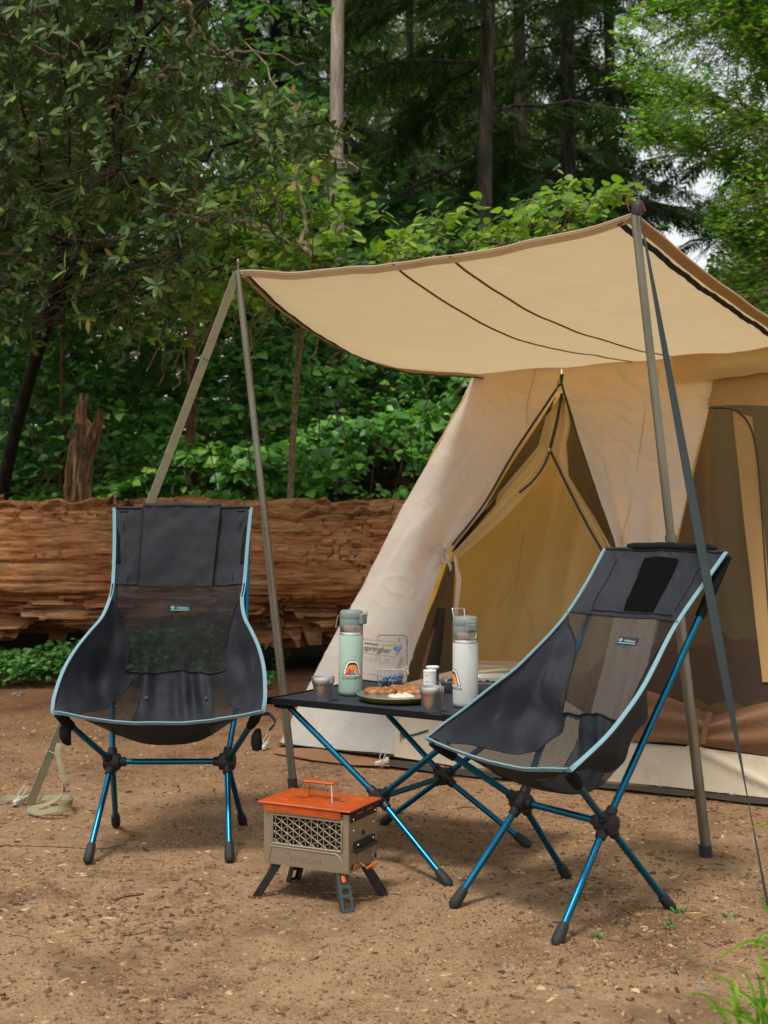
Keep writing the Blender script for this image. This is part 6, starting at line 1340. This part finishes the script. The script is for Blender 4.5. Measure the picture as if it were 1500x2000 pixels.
mk('vent_hole', lathe([(.0005, .0006), (.0065, .0006), (.007, 0)], pt(sx - .001, .0, .196), 16, sa_), M_SOOT_DARK, fb_)  # flat disc; the darkness of the hole is painted
br = MB(); br.add(rbox(pt(sx + .002, 0, .170), sb_, sa_, zv, .060, .003, .010, .001)); br.add(tube([pt(sx + .008, -.062, .156), pt(sx + .008, .062, .156)], .0062, 10)); mk('handle_bracket', br.vf, M_BM, fb_, smooth=False)
mk('side_handle', tube(polyline([pt(sx + .006, -.040, .154), pt(sx + .006, -.038, .122), pt(sx + .022, -.024, .104), pt(sx + .022, .038, .104), pt(sx + .006, .044, .122), pt(sx + .006, .044, .154)], 30), .0014, 6), M_SSB, fb_); mk('side_grip', tube([pt(sx + .022, -.024, .104), pt(sx + .022, .038, .104)], .0042, 10), M_ORP, fb_)
mk('orange_tab', rbox(pt(sx, -.03, .113), nrm(sb_ + zv * .05), sa_, zv, .034, .0012, .003, .001), M_ORP, fb_)
for b_ in (-.070, .070): mk('corner_notch', ([pt(sx + .0002, b_ - .009, Zb + .010), pt(sx + .0002, b_ + .009, Zb + .010), pt(sx + .0002, b_ + (.007 if b_ < 0 else -.0) , Zb + .026)], [(0, 1, 2)]), M_SOOT_DARK, fb_, smooth=False)
def fleg(a, b_, fa, fbv, mat):
    top_, ft = pt(a, b_, Zb + .006), pt(fa, fbv, .0); dr = nrm(ft - top_); Ln = np.linalg.norm(ft - top_); side = nrm(np.cross(dr, zv)); nrm_ = np.cross(side, dr); lg = MB(); w0_ = .017
    for s in (-1, 1): lg.add(rbox(top_ + dr * Ln / 2 + side * s * w0_ * .80, dr, side, nrm_, Ln / 2, w0_ * .22, .0013, .0005)); lg.add(rbox(top_ + dr * Ln / 2 + side * s * w0_ - nrm_ * .010, dr, nrm_, side, Ln / 2, .011, .0012, .0005))
    for f in (.08, .40, .62, .96): lg.add(rbox(top_ + dr * Ln * f, side, dr, nrm_, w0_ * .62, .010 if f in (.08,) else .0055, .0012, .0005))
    o = mk('leg', lg.vf, mat, fb_, smooth=False); mk('leg_button', rbox(top_ + dr * Ln * .22 + (nrm_ if nrm_[2] > 0 else -nrm_) * .003, dr, side, nrm_, .013, .0065, .004, .004), M_ORP, o)
fleg(-.112, -.062, -.172, -.088, M_BM); fleg(.108, -.070, .146, -.104, M_GM); fleg(.112, .062, .172, .088, M_BM); fleg(-.108, .064, -.150, .088, M_BM)

# ------------------------------------------------------------------ grass at the lower right
M_GRS = leafmat('grass_blade', [(0, lin(84, 128, 34)), (.6, lin(120, 166, 50)), (1, lin(170, 186, 84))], lin(150, 200, 60), .4, .4, .4, objrand=True)
def blade(o, pts, hw): 
    P = smoothpath(pts, 14); s = np.linspace(0, 1, 14); w_ = hw * np.minimum(1, (1 - s) * 2.2) * (.6 + .4 * np.minimum(1, s * 5)); T, _, _ = frames(P); side = nrm_rows(np.cross(T, np.array([.15, 1., .25]))); G = np.stack([P - side * w_[:, None], P + np.array([0, .003, -.002]), P + side * w_[:, None]], 1); V, F = gridmesh(G); mk('blade', (V, F), M_GRS, o)
def tuft(label, base, tips_, hw):
    o = root('grass_tuft', tuple(base), label, 'grass', 'grass tufts in the near foreground')
    for (a, b, c) in tips_: blade(o, [base + np.array([.01 * random.gauss(0, 1), .01 * random.gauss(0, 1), 0]), a, b, c], hw)
dn = 2.45
b0 = GP(1530, 2110); b0[1] = 2.48
tuft('bright green grass tuft at the lower right corner', b0, [(PX(1500, 1990, dn), PX(1430, 1925, dn), PX(1380, 1890, dn)), (PX(1480, 2010, dn), PX(1440, 1970, dn), PX(1395, 1945, dn)), (PX(1495, 1990, dn), PX(1488, 1930, dn), PX(1478, 1900, dn)), (PX(1510, 1980, dn), PX(1480, 1955, dn), PX(1440, 1985, dn)), (PX(1540, 1960, dn), PX(1500, 1955, dn), PX(1455, 1975, dn)), (PX(1500, 2020, dn), PX(1420, 1975, dn), PX(1368, 1968, dn)), (PX(1520, 2000, dn), PX(1505, 1940, dn), PX(1490, 1900, dn)), (PX(1540, 1950, dn), PX(1520, 1900, dn), PX(1470, 1880, dn))], .0055)
b1 = GP(1570, 2040); b1[1] = 2.55
tuft('long arching grass blades reaching in from the right edge', b1, [(PX(1540, 1900, 2.6), PX(1475, 1838, 2.6), PX(1383, 1884, 2.6)), (PX(1530, 1880, 2.6), PX(1500, 1822, 2.6), PX(1456, 1868, 2.6)), (PX(1520, 1940, 2.6), PX(1490, 1880, 2.6), PX(1478, 1840, 2.6)), (PX(1550, 1880, 2.6), PX(1505, 1790, 2.6), PX(1480, 1742, 2.6)), (PX(1580, 1800, 2.6), PX(1530, 1625, 2.6), PX(1458, 1616, 2.6))], .0065)
rg = np.random.default_rng(3)
for k in range(2):
    bx_ = 1455 + 45 * k; bb0 = GP(bx_, 2060 + 20 * k); tp_ = []
    for q_ in range(6):
        xe = bx_ + 55 * rg.normal() - 15; he = 40 + 90 * rg.random(); tp_.append((PX((bx_ * 2 + xe) / 3, 2000 - he * .3, dn), PX((bx_ + xe * 2) / 3, 1985 - he * .8, dn), PX(xe, 1985 - he + 20 * rg.random(), dn)))
    tuft(('thin grass blades at the bottom edge left of the corner tuft', 'fine grass sprigs at the bottom edge in front of the corner tuft', 'thin pale grass at the very right of the bottom edge')[k], bb0, tp_, .0035)
for px_, py_, lab in ((1175, 1838, 'tiny seedling on the dirt right of the right chair front foot'), (1305, 1818, 'small pale sprout on the dirt below the right chair rear foot'), (1420, 1800, 'faint weed sprout on the dirt beside the dark strap'), (1322, 1792, 'little weed at the rear foot of the right chair'), (1465, 1720, 'thin weed sprout by the strap above the grass')):
    p = GP(px_, py_); n = 12; r = np.random.default_rng(px_); az = r.random(n) * 6.3; D = np.stack([np.cos(az), np.sin(az), .6 + .4 * r.random(n)], 1); tag(mk('seedling', place_leaves('long', p + np.stack([.012 * r.normal(size=n), .012 * r.normal(size=n), .002 + .012 * r.random(n)], 1), D, np.tile([0, 0, 1.], (n, 1)), .012 + .018 * r.random(n)), M_CLOV, smooth=False), lab, 'seedling', 'seedlings in the dirt')
